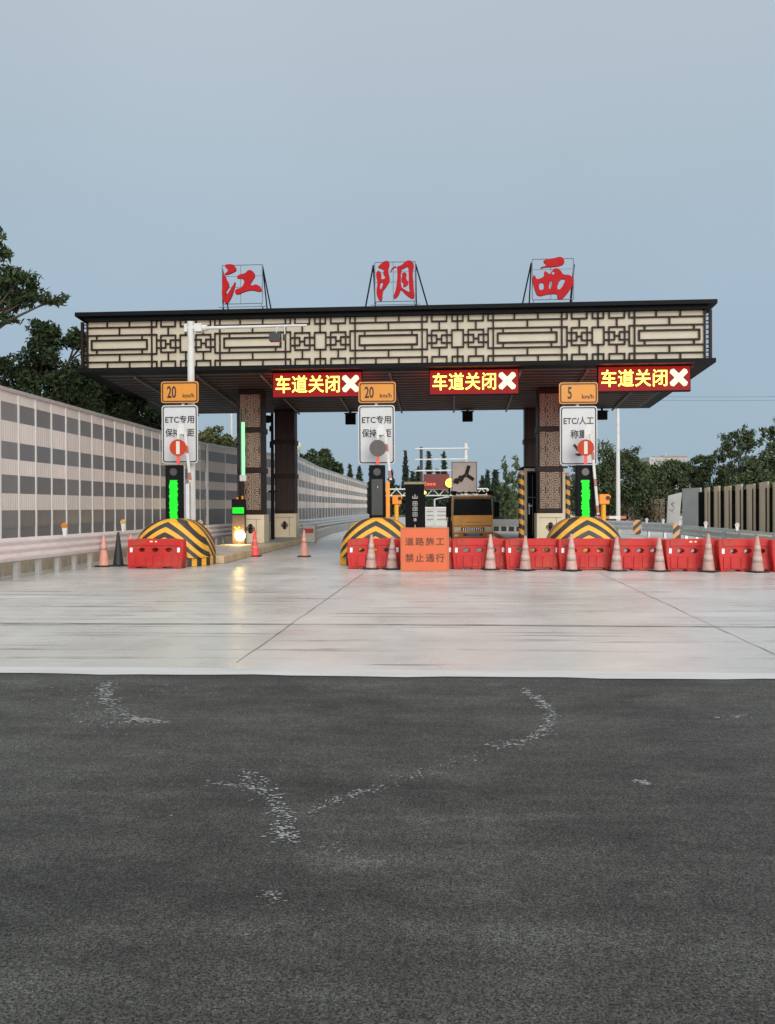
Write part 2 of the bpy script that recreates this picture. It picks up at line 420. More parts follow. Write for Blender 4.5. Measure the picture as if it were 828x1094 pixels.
def stripe_material(name, expr, period, c1, c2, cut=0.5):
    """two colours alternating; expr(n, x, y, z) gives the value that runs across the stripes, in object space"""
    m = bpy.data.materials.new(name); m.use_nodes = True; n = m.node_tree; b = n.nodes['Principled BSDF']
    tc = n.nodes.new('ShaderNodeTexCoord'); sp = n.nodes.new('ShaderNodeSeparateXYZ'); n.links.new(tc.outputs['Object'], sp.inputs[0])
    def op(k, a, b_=None):
        x = n.nodes.new('ShaderNodeMath'); x.operation = k
        for i, q in enumerate((a, b_)):
            if q is None: continue
            if isinstance(q, (int, float)): x.inputs[i].default_value = q
            else: n.links.new(q, x.inputs[i])
        return x.outputs[0]
    v = expr(op, *[sp.outputs[i] for i in range(3)])
    fr = op('FRACT', op('DIVIDE', v, period))
    g = op('GREATER_THAN', fr, cut)
    mx = n.nodes.new('ShaderNodeMix'); mx.data_type = 'RGBA'; n.links.new(g, mx.inputs[0]); mx.inputs[6].default_value = (*c1, 1); mx.inputs[7].default_value = (*c2, 1)
    nz = n.nodes.new('ShaderNodeTexNoise'); nz.inputs['Scale'].default_value = 5; nz.inputs['Detail'].default_value = 8; nz.inputs['Roughness'].default_value = 0.7; n.links.new(tc.outputs['Object'], nz.inputs['Vector'])
    r = n.nodes.new('ShaderNodeMapRange'); n.links.new(nz.outputs['Fac'], r.inputs[0])
    for i, q in zip((1, 2, 3, 4), (0.5, 0.75, 0, 0.5)): r.inputs[i].default_value = q
    m2 = n.nodes.new('ShaderNodeMix'); m2.data_type = 'RGBA'; n.links.new(r.outputs[0], m2.inputs[0]); n.links.new(mx.outputs[2], m2.inputs[6]); m2.inputs[7].default_value = (0.14, 0.11, 0.07, 1)
    n.links.new(m2.outputs[2], b.inputs['Base Color']); b.inputs['Roughness'].default_value = 0.5
    return m

YEL, BLK = (0.74, 0.36, 0.02), (0.02, 0.019, 0.019)
M_chevron = stripe_material('yellow_black_chevron', lambda op, x, y, z: op('ADD', op('ADD', z, op('MULTIPLY', op('ABSOLUTE', x), 0.42)), op('ADD', op('ADD', op('MULTIPLY', op('MULTIPLY', x, x), 0.34), op('MULTIPLY', op('MAXIMUM', op('SUBTRACT', y, 0.75), 0.0), 0.8)), -0.145)), 0.30, YEL, BLK)
M_skirt = stripe_material('yellow_black_kerb', lambda op, x, y, z: op('ADD', op('ADD', x, op('MULTIPLY', y, 0.55)), 20.0), 0.36, YEL, BLK)
M_poststripe = stripe_material('yellow_black_post', lambda op, x, y, z: op('ADD', op('ADD', z, op('MULTIPLY', x, 0.5)), 5.0), 0.44, (0.66, 0.30, 0.04), BLK)
M_platestripe = stripe_material('orange_black_plate', lambda op, x, y, z: op('ADD', op('SUBTRACT', z, op('MULTIPLY', x, 0.9)), 5.0), 0.52, (0.60, 0.30, 0.10), BLK)
M_armstripe = stripe_material('red_white_arm', lambda op, x, y, z: op('ADD', z, 0.55), 0.85, (0.56, 0.53, 0.51), (0.34, 0.10, 0.08), 0.72)
M_armstripex = stripe_material('red_white_arm_level', lambda op, x, y, z: op('ADD', x, 10.0), 1.2, (0.78, 0.70, 0.66), (0.6, 0.12, 0.05))

def leaf_material(name, c1, c2):
    m = bpy.data.materials.new(name); m.use_nodes = True; n = m.node_tree; b = n.nodes['Principled BSDF']
    ge = n.nodes.new('ShaderNodeNewGeometry'); tc = n.nodes.new('ShaderNodeTexCoord')
    nz = n.nodes.new('ShaderNodeTexNoise'); nz.inputs['Scale'].default_value = 0.55; nz.inputs['Detail'].default_value = 3; n.links.new(tc.outputs['Object'], nz.inputs['Vector'])
    a = n.nodes.new('ShaderNodeMath'); a.operation = 'MULTIPLY_ADD'; n.links.new(ge.outputs['Random Per Island'], a.inputs[0]); a.inputs[1].default_value = 0.55
    r = n.nodes.new('ShaderNodeMapRange'); n.links.new(nz.outputs['Fac'], r.inputs[0])
    for i, q in zip((1, 2, 3, 4), (0.35, 0.65, 0, 0.45)): r.inputs[i].default_value = q
    n.links.new(r.outputs[0], a.inputs[2])
    mx = n.nodes.new('ShaderNodeMix'); mx.data_type = 'RGBA'; n.links.new(a.outputs[0], mx.inputs[0]); mx.inputs[6].default_value = (*c1, 1); mx.inputs[7].default_value = (*c2, 1)
    n.links.new(mx.outputs[2], b.inputs['Base Color']); b.inputs['Roughness'].default_value = 0.65; b.inputs['Specular IOR Level'].default_value = 0.15
    return m
L_dark = leaf_material('leaf_dark', (0.022, 0.035, 0.016), (0.058, 0.080, 0.034))
L_mid = leaf_material('leaf_mid', (0.034, 0.050, 0.022), (0.092, 0.112, 0.050))
L_yellowish = leaf_material('leaf_yellowish', (0.050, 0.060, 0.020), (0.15, 0.15, 0.055))  # yellow-green foliage
L_con = leaf_material('leaf_conifer', (0.022, 0.034, 0.024), (0.050, 0.066, 0.042))
L_pale = leaf_material('leaf_pale', (0.06, 0.085, 0.04), (0.12, 0.15, 0.075))
L_dry = leaf_material('leaf_brown_vine', (0.05, 0.04, 0.022), (0.15, 0.11, 0.06))

# ------------------------------------------------------------------ ground
M_asph, M_pave = asphalt_material(), paving_material()
M_soil = mat('soil_and_grass', (0.085, 0.088, 0.05), 0.9, 0, 0.35, 0.4, 0.4, 12, dirt=(0.15, 0.12, 0.08), dirt_amt=0.6)
struct('ground', MB().add([(-900, -200, -0.06), (900, -200, -0.06), (900, 1600, -0.06), (-900, 1600, -0.06)], [(0, 1, 2, 3)]), M_soil)
struct('asphalt_road', MB().add([(-60, -30, 0), (60, -30, 0), (60, 14, 0), (-60, 14, 0)], [(0, 1, 2, 3)]), M_asph)
e0, e1 = atG(0, 719.5), atG(828, 726.5)
sl = (e1.y - e0.y) / (e1.x - e0.x)
def edge_y(x, off=0.0): return e0.y + sl * (x - e0.x) + off
def jag(x): return 0.025 * math.sin(x * 2.3) + 0.018 * math.sin(x * 5.9 + 1)
xs = [-22 + i * 0.4 for i in range(160)]
poly = [(x, edge_y(x) + jag(x), 0.004) for x in xs] + [(42, 150, 0.004), (-22, 150, 0.004)]
struct('concrete_apron', MB().add(poly, [tuple(range(len(poly)))]), M_pave)
strip = [(x, edge_y(x) + jag(x) - 0.012, 0.008) for x in xs] + [(x, edge_y(x, 0.34) + 0.02 * math.sin(x * 1.3), 0.008) for x in reversed(xs)]
M_edge = mat('smoothed_slab_edge', (0.48, 0.47, 0.455), 0.6, 0, 0.1, 2.0, 0.1, 50, stretch=(0.4, 3, 1))
struct('pavement_edge_strip', MB().add(strip, [tuple(range(len(strip)))]), M_edge)
M_joint = mat('joint_sealant', (0.17, 0.16, 0.15), 0.8, 0, 0.35, 2)
def joint(pts, w, z=0.012):
    mb = MB()
    P = [atG(*p) for p in pts]
    for a, b in zip(P, P[1:]):
        d = (b - a).normalized(); nrm = Vector((-d.y, d.x, 0)); k = max(2, int((b - a).length / 0.35))
        L_, R_ = [], []
        for i in range(k + 1):
            q = a + (b - a) * i / k + nrm * random.uniform(-0.012, 0.012); ww = w * random.uniform(0.5, 1.25) / 2
            L_.append((q + nrm * ww)[:2] + (z,)); R_.append((q - nrm * ww)[:2] + (z,))
        mb.add(L_ + R_, [(i, i + 1, k + 2 + i, k + 1 + i) for i in range(k)])
    return struct('pavement_joint', mb, M_joint)
joint([(252, 709), (388, 613)], 0.016)
joint([(640, 612), (828, 700)], 0.014)
joint([(-60, 666.5), (414, 668), (890, 671)], 0.05, 0.014)

# pale scuffs scratched into the asphalt
M_scuff = mat('chalky_scuff', (0.25, 0.25, 0.243), 0.9, 0, 0.6, 30)
def scuff(pts, n, spread, size=(6, 16), faint=1.0):
    mb = MB(); P = [atG(*p) for p in pts]
    seg = [(b - a).length for a, b in zip(P, P[1:])]; tot = sum(seg)
    for _ in range(int(n * 3.0)):
        t = random.random() * tot; i = 0
        while t > seg[i] and i < len(seg) - 1: t -= seg[i]; i += 1
        q = P[i] + (P[i + 1] - P[i]) * (t / seg[i])
        d = q.length / FPX
        q = q + Vector((random.gauss(0, spread * .8) * d, random.gauss(0, spread * 2.2) * d, 0))
        l = random.uniform(*size) * d * 0.5 * random.choice((0.4, 0.7, 1)); l *= .55; h = random.uniform(0.5, 2.3) * d * faint
        a = random.uniform(-0.25, 0.25)
        k = 7; vs = []
        for j in range(k):
            th = 2 * math.pi * j / k; rr = random.uniform(0.45, 1)
            x, y = l * rr * math.cos(th), h * rr * math.sin(th)
            vs.append((q.x + x * math.cos(a) - y * math.sin(a), q.y + x * math.sin(a) + y * math.cos(a), 0.004 + random.random() * 0.002))
        mb.add(vs, [tuple(range(k))])
    return struct('road_scuff_marking', mb, M_scuff)
scuff([(112, 731), (112, 745), (122, 760), (140, 769), (176, 772)], 80, 4)
scuff([(140, 767), (178, 773)], 16, 1.5, (10, 24))
scuff([(85, 748), (95, 770), (120, 780)], 24, 7, (4, 9))
scuff([(262, 828), (285, 846), (297, 862), (312, 882)], 60, 6)
scuff([(222, 836), (290, 846)], 16, 2, (6, 16))
scuff([(292, 888), (318, 897)], 26, 5, (8, 24))
scuff([(330, 866), (372, 851), (412, 840)], 34, 3, (5, 13))
scuff([(412, 836), (470, 822), (520, 806)], 20, 4, (4, 11))
scuff([(520, 800), (560, 793), (584, 778), (590, 765), (580, 750), (560, 738)], 110, 4, (6, 15))
scuff([(678, 836), (694, 837)], 12, 2.0, (6, 16))
scuff([(340, 908), (375, 905)], 10, 5, (4, 12), 0.7)
scuff([(280, 955), (300, 962)], 12, 5, (5, 16), 0.7)
scuff([(20, 742), (250, 735)], 18, 6, (4, 12), 0.8)
scuff([(770, 768), (800, 764)], 8, 2, (5, 16))
scuff([(100, 780), (760, 900)], 24, 60, (3, 7), 0.8)

# kerbed islands between the lanes
M_kerb = mat('worn_yellow_kerb', (0.46, 0.34, 0.20), 0.7, 0, 0.25, 2.2, 0.2, 40, dirt=(0.30, 0.25, 0.2), dirt_amt=0.8)
ISL = [(-8.05, 24.6), (-2.03, 24.95), (4.18, 25.25)]
NOSE = [(-8.31, 24.6), (-2.03, 24.95), (4.29, 25.25)]
HW = 1.17
for i, (cx, y0) in enumerate(ISL):
    y1 = 47 if i == 0 else 66
    struct('kerb_island', MB().slab([(cx - HW, y0 + 1.42), (cx + HW, y0 + 1.42), (cx + HW, y1 - 1), (cx + HW - .6, y1), (cx - HW + .6, y1), (cx - HW, y1 - 1)], 0.004, 0.25), M_kerb, bev=0.03)
    struct('island_paving', MB().slab([(cx - HW + .16, y0 + 2.6), (cx + HW - .16, y0 + 2.6), (cx + HW - .16, y1 - 1.2), (cx - HW + .16, y1 - 1.2)], 0.2, 0.256), M_concrete)

# ------------------------------------------------------------------ the toll canopy
YF = 31.7
xL, xR = atY(93.6, 370, YF).x, atY(753, 360, YF).x
def zY(px, py): return atY(px, py, YF).z
z_pt = (zY(93.6, 342.2) + zY(753, 332)) / 2
z_pb = (zY(93.6, 394) + zY(753, 384.4)) / 2
YB = 44.5
rx0, rx1 = atY(80, 336, YF - .4).x, atY(766.5, 324, YF - .4).x
bx0, bx1 = atY(176, 441, YB).x, atY(693.3, 435.5, YB).x
canopy = thing('toll_canopy', 'wide flat toll gate canopy with cream lattice fascia on brown patterned columns', 'toll gate', ((xL + xR) / 2, YF, 0))
cx0 = (xL + xR) / 2
def loc(x, y): return (x - cx0, y - YF)
Zs, Zb = z_pb - 0.16, z_pb - 0.30
# roof: a dark slab with a tapering lip; bottom rim
t = MB()
def quadslab(mb, f, b, z0, z1, yf, yb):
    (a, c), (d, e) = f, b
    v = [(a, yf, z0[0]), (c, yf, z0[0]), (e, yb, z0[1]), (d, yb, z0[1]), (a, yf, z1[0]), (c, yf, z1[0]), (e, yb, z1[1]), (d, yb, z1[1])]
    mb.add([(x - cx0, y - YF, z) for x, y, z in v], [(0, 3, 2, 1), (4, 5, 6, 7), (0, 1, 5, 4), (1, 2, 6, 5), (2, 3, 7, 6), (3, 0, 4, 7)])
quadslab(t, (rx0, rx1), (bx0 - .3, bx1 + .3), (z_pt + .12, z_pt + .12), (z_pt + .27, z_pt + .27), YF - .42, YB + .4)
quadslab(t, (rx0 + .28, rx1 - .28), (bx0, bx1), (z_pt - .02, z_pt - .02), (z_pt + .118, z_pt + .118), YF - .2, YB + .1)
t.build('roof', M_black, canopy)
t = MB()
quadslab(t, (rx0 + .02, rx1 - .02), (bx0 - .05, bx1 + .05), (Zs + .0, Zb + .0), (z_pb - .003, z_pb - .003), YF - .3, YB + .1)
t.build('bottom_rim', M_black, canopy)
t = MB()
quadslab(t, (rx0 + .6, rx1 - .6), (bx0 + .5, bx1 - .5), (Zs - .012, Zb - .012), (Zs - .002, Zb - .002), YF + .3, YB - .35)
t.build('soffit', M_soffit, canopy)
t = MB()                                                            # ribs of the soffit sheeting
for k in range(18):
    f = k / 17; y = YF + .5 + f * (YB - YF - 1.1); zz = Zs + (Zb - Zs) * (y - YF) / (YB - YF)
    x0 = rx0 + .7 + (bx0 - rx0) * (y - YF) / (YB - YF); x1 = rx1 - .7 + (bx1 - rx1) * (y - YF) / (YB - YF)
    t.bx(x0 - cx0, x1 - cx0, y - YF - .05, y - YF + .05, zz - .05, zz - .014)
t.build('soffit_ribs', M_purlin, canopy)
t = MB()
for k in range(9):
    f = (k + .5) / 9; xa = rx0 + .8 + f * (rx1 - rx0 - 1.6); xb = bx0 + .6 + f * (bx1 - bx0 - 1.2)
    a = Vector((xa - cx0, .35, Zs - .13)); b = Vector((xb - cx0, YB - YF - .4, Zb - .13))
    t.tube(a, b, 0.05, n=6)
t.build('soffit_beams', M_purlin, canopy)
# fascia: pale sheets on all four sides
t = MB()
t.bx(xL - cx0, xR - cx0, 0.05, 0.11, z_pb + .002, z_pt - .024)
t.build('fascia_panel', M_cream, canopy)
t = MB()
for a, b in (((xL + .1, YF + .4), (bx0 + .4, YB - .2)), ((xR - .1, YF + .4), (bx1 - .4, YB - .2))):
    a, b = Vector((a[0] - cx0, a[1] - YF, 0)), Vector((b[0] - cx0, b[1] - YF, 0)); m_ = (a + b) / 2
    t.box((m_.x, m_.y, (z_pt + z_pb) / 2 - .012), ((b - a).length, .06, z_pt - z_pb - .03), rz=math.atan2(b.y - a.y, b.x - a.x))
t.bx(bx0 + .4 - cx0, bx1 - .4 - cx0, YB - YF - .16, YB - YF - .1, z_pb + .002, z_pt - .024)
t.build('side_panel', M_cream, canopy)
# lattice: long brick-like fields (A) and squares (B) in turn
lat = MB(); T = 0.052
Hh = z_pt - z_pb - .02
def bar(x0, z0, x1, z1, ox, w, th=T, dy=0.0):
    X0, X1 = ox + x0 * w, ox + x1 * w; Z0, Z1 = z_pt - .02 - z0 * Hh, z_pt - .02 - z1 * Hh
    if abs(Z0 - Z1) < 1e-6: lat.bx(X0 - th / 2, X1 + th / 2, -.035 - dy, .03, Z0 - th / 2, Z0 + th / 2)
    else: lat.bx(X0 - th / 2, X0 + th / 2, -.032 - dy, .027, min(Z0, Z1) + th / 2, max(Z0, Z1) - th / 2)
def cellA(ox, w):
    for z in (.125, .29, .695, .855): bar(0, z, 1, z, ox, w)
    for x in (.31, .655): bar(x, 0, x, .125, ox, w); bar(x, .855, x, 1, ox, w)
    bar(.5, .125, .5, .29, ox, w); bar(.5, .695, .5, .855, ox, w)
    bar(.065, .395, .925, .395, ox, w, .062); bar(.065, .59, .925, .59, ox, w, .062)
    bar(.065, .395, .065, .59, ox, w, .062); bar(.925, .395, .925, .59, ox, w, .062)
    for x in (.145, .85): bar(x, .29, x, .395, ox, w); bar(x, .59, x, .695, ox, w)
def cellB(ox, w):
    bar(0, 0, 0, 1, ox, w, dy=.004); bar(1, 0, 1, 1, ox, w, dy=.004)
    for s in (0, 1):
        q = (lambda x: x) if s == 0 else (lambda x: 1 - x)
        def hb(x0, z, x1): bar(min(q(x0), q(x1)), z, max(q(x0), q(x1)), z, ox, w)
        def vb(x, z0, z1): bar(q(x), z0, q(x), z1, ox, w)
        for z in (.125, .29, .695, .855): hb(0.01, z, .072)
        vb(.072, .29, .695); vb(.072, 0, .125); vb(.072, .855, 1)
        for z0, z1, zb in ((0, .125, .125), (.855, 1, .855)):
            hb(.138, zb, .347); vb(.138, z0, z1); vb(.347, z0, z1); hb(.425, zb, .497); vb(.425, z0, z1)
        vb(.243, .125, .31); vb(.243, .665, .855)
        hb(.135, .31, .35); hb(.135, .665, .35); vb(.135, .31, .665); vb(.35, .31, .665)
        for z in (.41, .57): hb(.072, z, .205); hb(.275, z, .42)
        vb(.205, .41, .57); vb(.275, .41, .57); hb(.205, .49, .275)
        hb(.42, .31, .5); hb(.42, .665, .5); vb(.42, .31, .665)
    bar(.5, 0, .5, .31, ox, w); bar(.5, .665, .5, 1, ox, w)
uA, uB = 71.6, 75.2; un = (xR - xL) / (5 * uA + 4 * uB)
ox = xL - cx0
for k in range(9):
    w = (uA if k % 2 == 0 else uB) * un
    (cellA if k % 2 == 0 else cellB)(ox, w); ox += w
for X, s in ((xL - cx0, -1), (xR - cx0, 1)):                        # open corner strip and its post
    lat.bx(X - .03, X + .03, -.04, .03, z_pb + .003, z_pt - .023)
    lat.bx(X + s * .2 - .05, X + s * .2 + .05, -.05, .06, z_pb + .003, z_pt - .023)
    for z in (.06, .125, .22, .29, .395, .50, .59, .695, .78, .855, .95):
        zz = z_pt - .02 - z * Hh; lat.box((X + s * .1, 0, zz), (.09, .05, .04))
lat.build('lattice', M_brown, canopy)

# fretwork pattern of the columns: one tile of little bars, repeated
FR_SIDE = ["#######.", "#.....#.", "#.###.#.", "#.#.#.#.", "#.#.###.", "#.#.....", "#.######", "#......#", "######.#", ".....#.#", "#.####.#", "#.#....#", "#.#.####", "#.#.#...", "#.###.##", "#.....#.", "#######.", "...#....", ".#####..", ".#...#..", ".#.#.#..", ".#...#..", ".#####..", "...#...."]
FR_MID = ["#..#..#", "##.#.##", ".#.#.#.", ".###.##", "...#..#", ".###.##", ".#.#.#.", "##.#.##"]
def fret(mb, pat, x0, x1, z0, z1, yf, rows):
    nc = len(pat[0]); cw = (x1 - x0) / nc; rh = (z1 - z0) / rows
    for r in range(rows):
        line = pat[r % len(pat)] if r < rows / 2 or pat is FR_MID else pat[(rows - 1 - r) % len(pat)]
        c = 0
        while c < nc:
            if line[c] == '#':
                e = c
                while e < nc and line[e] == '#': e += 1
                mb.bx(x0 + c * cw, x0 + e * cw, yf - .02, yf + .005, z1 - (r + 1) * rh, z1 - r * rh); c = e
            else: c += 1
def column_parts(parent, w, dpt, top, front=True):
    col = MB().bx(-w / 2 + .03, w / 2 - .03, -dpt / 2 + .03, dpt / 2 - .03, 1.46, top).build('column', M_brown, parent, bev=.02)
    MB().bx(-w / 2 - .05, w / 2 + .05, -dpt / 2 - .05, dpt / 2 + .05, .25, 1.46).build('column_base', M_stone, col, bev=.02)
    tiers = ((1.68, 3.24), (3.50, 4.98), (5.23, 6.62))
    for z0, z1 in tiers:
        MB().bx(-w / 2 + .07, w / 2 - .07, -dpt / 2 - .0, -dpt / 2 + .035, z0 - .03, z1 + .03).build('inset_panel', M_colpanel, col)
        fr = MB(); yf = -dpt / 2 - .002
        sw = (w - .2) / 3; rows = 40
        for s, p in enumerate((FR_SIDE, FR_MID, FR_SIDE)):
            a = -w / 2 + .1 + s * sw + .03
            fret(fr, p, a + .012, a + sw - .072, z0, z1, yf, rows)
            fr.bx(a - .02, a - .004, yf - .02, yf + .004, z0, z1); fr.bx(a + sw - .056, a + sw - .04, yf - .02, yf + .004, z0, z1)
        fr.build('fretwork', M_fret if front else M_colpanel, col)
    for z in (3.37, 5.10): MB().bx(-w / 2 - .02, w / 2 + .02, -dpt / 2 - .03, dpt / 2 + .03, z - .12, z + .12).build('band', M_brown, col, bev=.015)
    em = MB(); yb = -dpt / 2 - .055                                 # knot emblem and sunk border of the base
    for ex, ez in ((0, .11), (0, -.11), (.09, 0), (-.09, 0)):
        for a in range(10):
            t0, t1 = 2 * math.pi * a / 10, 2 * math.pi * (a + 1) / 10
            em.tube((ex + .085 * math.cos(t0), yb, .86 + ez + .085 * math.sin(t0)), (ex + .085 * math.cos(t1), yb, .86 + ez + .085 * math.sin(t1)), .02, n=5)
    em.box((0, yb, .86), (.1, .03, .34)); em.box((0, yb, .86), (.26, .03, .07))
    em.bx(-w / 2 + .06, w / 2 - .06, yb - .003, yb + .01, 1.26, 1.275)
    em.bx(w / 2 - .30, w / 2 - .285, yb - .003, yb + .01, .36, 1.258)
    em.build('emblem', M_brown, col)
    return col
for px, d, front in ((270.5, 36.7, True), (586.5, 36.9, True), (306, 43.4, False), (571, 43.4, False)):
    p = atD(px, 542, d)
    f = (p.y - YF) / (YB - YF)
    col = column_parts(canopy, 1.08, .95, Zs + (Zb - Zs) * f - .02, front)
    col.location = (p.x - cx0, p.y - YF, 0)

# roof letters, each a red brush-stroke character on a light frame
def zoommap(poly, cxz, s, r=1): return [((x - cxz[0]) * s, (cxz[1] - y) * s) for x, y in chaikin(poly, r)]
PXM = (YF) / FPX
G1 = [[(205,130),(300,125),(335,165),(340,200),(290,225),(230,245),(195,240),(240,210),(245,185),(215,165)],
      [(185,240),(215,250),(225,290),(255,340),(255,385),(225,420),(205,485),(230,470),(290,380),(325,320),(330,345),(310,420),(285,490),(245,560),(205,565),(180,500),(172,440),(185,370),(175,300)],
      [(350,260),(385,240),(435,235),(470,200),(505,195),(545,230),(550,275),(520,310),(490,365),(535,370),(550,355),(600,375),(625,410),(620,440),(580,440),(530,425),(480,425),(420,440),(350,470),(322,455),(325,410),(400,390),(430,340),(425,310),(390,285),(345,290)]]
G2 = [[(240,160),(290,115),(330,88),(372,95),(380,135),(360,190),(372,250),(382,290),(370,330),(330,390),(300,420),(295,525),(265,528),(240,490),(228,430),(245,330),(225,250),(235,205),(265,195),(290,230),(280,290),(320,290),(330,270),(300,225),(320,195),(280,170)],
      [(272,330),(300,325),(305,345),(285,400),(270,400)],
      [(386,208),(402,172),(430,152),(452,154),(452,166),(430,164),(410,180),(390,216)],
      [(455,150),(500,150),(560,95),(600,88),(640,115),(648,160),(630,230),(640,330),(645,430),(655,490),(630,520),(560,475),(500,405),(490,440),(470,480),(430,515),(418,480),(440,430),(455,350),(465,230)],
      [(502,190),(545,172),(580,152),(588,230),(588,380),(600,445),(545,412),(502,380)],
      [(512,228),(550,218),(568,240),(558,280),(570,310),(584,322),(582,352),(550,378),(524,382),(530,345),(508,320),(506,285),(516,270)]]
G3 = [[(330,115),(440,100),(490,85),(525,105),(535,150),(500,175),(420,185),(350,185),(300,198),(305,182),(350,175),(355,155),(335,140)],
      [(235,250),(250,270),(270,305),(340,275),(335,225),(355,225),(395,262),(420,205),(460,195),(500,225),(515,260),(580,265),(620,300),(615,355),(580,420),(520,490),(485,505),(460,480),(465,445),(380,445),(275,470),(245,400),(225,310)],
      [(285,340),(335,330),(335,400),(290,410)], [(395,320),(415,315),(405,395),(378,395)], [(485,310),(550,295),(495,405),(455,400)], [(408,258),(425,220),(440,235),(430,258)]]
def roof_letter(G, org, sc, frame, label, legs):
    fx0, fx1, fz0, fz1, mid = frame                                 # frame in zoom pixels
    cz = ((fx0 + fx1) / 2, 0)
    px = org[0] + (fx0 + fx1) / 2 / sc
    base = atY(px, 329, YF - .1)
    zroof = z_pt + .27
    t_ = thing('roof_letter', label, 'letter sign', (base.x, YF - .1, zroof), 0, 'red characters on the canopy roof')
    s = PXM / sc
    zc = (atY(px, org[1], YF - .1).z - zroof)                       # height of zoom row 0 above the roof
    polys = [[(x, z + zc) for x, z in zoommap(g, cz, s)] for g in G]
    link('character', filled(polys, .10, 'character'), M_letterred, t_)
    X = lambda x: (x - cz[0]) * s
    Zz = lambda y: zc - y * s
    fr = MB()
    def rod(x0, y0, x1, y1, r=.016, yy=.08): fr.tube((X(x0), yy, Zz(y0)), (X(x1), yy, Zz(y1)), r, n=6)
    rod(fx0, fz0, fx1, fz0); rod(fx0, fz1, fx1, fz1); rod(fx0, fz0, fx0, fz1); rod(fx1, fz0, fx1, fz1)
    rod((fx0 + fx1) / 2 - 20, fz0, (fx0 + fx1) / 2 - 20, fz1, .01); rod(fx0, mid, fx1, mid, .01); rod(fx0, (mid + fz0) / 2, fx1, (mid + fz0) / 2, .008)
    rod(fx0 - 45, fz1 + 35, fx1 + 50, fz1 + 35, .014)
    for x in (fx0 + 10, fx1 - 12): rod(x, fz1, x, fz1 + 40, .016)
    fr.build('frame', M_frame, t_)
    zb = org[1] - org[1]
    for (xa, ya, xb) in legs:
        lg = MB(); lg.tube((X(xa), .12, Zz(ya)), (X(xb), .16, 0.0), .03, n=6)
        lg.tube((X(xa), .12, Zz(ya)), (X(xa), 1.1, 0.0), .025, n=6); lg.build('stay', M_black, t_)
    for x in (fx0, fx1): MB().tube((X(x), .14, Zz(fz1 + 35)), (X(x), .14, 0), .02, n=6).build('foot', M_black, t_)
roof_letter(G1, (220, 270), 10.35, (172, 626, 130, 562, 378), 'red brush character with three water strokes, on the roof above the white camera mast', [(172, 170, 175), (625, 140, 722)])
roof_letter(G2, (380, 270), 10.35, (212, 660, 95, 530, 315), 'red brush character between the two others, its stays splayed both ways', [(195, 120, 100), (662, 118, 800)])
roof_letter(G3, (545, 265), 9.2, (226, 622, 98, 492, 300), 'red brush character with a flat top stroke, above the brown booth column', [(218, 130, 128), (630, 155, 590)])

# lane LED displays hung under the front rim
def cross_poly(cx, cz, r, w):
    p = []
    for k in range(4):
        a = rad(45 + 90 * k); d = Vector((math.cos(a), math.sin(a))); nn = Vector((-d.y, d.x))
        p += [(cx + (d * r - nn * w).x, cz + (d * r - nn * w).y), (cx + (d * (r + w * .5)).x, cz + (d * (r + w * .5)).y), (cx + (d * r + nn * w).x, cz + (d * r + nn * w).y)]
        a2 = rad(90 + 90 * k); p.append((cx + w * 1.414 * math.cos(a2), cz + w * 1.414 * math.sin(a2)))
    return p
YL = YF + .25
for (pa, pb, pt, pbm), lab in (((291, 387, 397.5, 424.5), 'red lane-closed LED display beside the mast arm, nearest the left patterned column'),
                               ((458.5, 554.5, 394.5, 421.5), 'red lane-closed LED display over the lane with the orange truck'),
                               ((638.5, 738, 391, 418), 'red lane-closed LED display at the canopy corner with open sky beside it')):
    A, B = atY(pa, pt, YL), atY(pb, pbm, YL)
    w, h = B.x - A.x, A.z - B.z
    t_ = thing('led_display', lab, 'LED sign', ((A.x + B.x) / 2, YL, B.z), 0, 'lane LED displays under the canopy')
    MB().bx(-w / 2, w / 2, 0, .18, 0, h).build('housing', M_black, t_, bev=.01)
    MB().bx(-w / 2 + .03, w / 2 - .03, -.012, -.003, .05, h - .05).build('bloom_field', E_redbloom, t_)  # panel itself is black; its red bloom is put in as emission
    link('lettering', text_mesh('车道关闭', -w / 2 + .13, w / 2 - .86, .2, h - .15, .01, 0.010, space=1.04), E_yellow, t_, (0, -.02, 0))
    MB().prism(cross_poly(w / 2 - .44, h / 2 + .02, .36, .105), -.028, -.014).build('cross', E_white, t_)
    for sx in (-1, 1): MB().bx(sx * (w / 2 - .34) - .04, sx * (w / 2 - .34) + .04, .05, .12, h, Zs - B.z - .005).build('hanger', M_black, t_)
    ld = bpy.data.lights.new('added_soffit_glow', 'AREA'); ld.shape = 'RECTANGLE'; ld.size = w; ld.size_y = .5; ld.energy = 120; ld.color = (1, .03, .03)  # added red lamp behind the housing, standing in for bloom on the soffit
    lo = bpy.data.objects.new('added_soffit_glow', ld); COL.objects.link(lo); lo.location = ((A.x + B.x) / 2, YL + .22, B.z + h * .45); lo.rotation_euler = (rad(150), 0, 0)
    ld = bpy.data.lights.new('display_beam', 'AREA'); ld.shape = 'RECTANGLE'; ld.size = w; ld.size_y = h; ld.energy = 65; ld.color = (1, .10, .07)
    lo = bpy.data.objects.new('display_beam', ld); COL.objects.link(lo); lo.location = ((A.x + B.x) / 2, YL - .06, B.z + h * .5); lo.rotation_euler = (rad(-62), 0, 0)

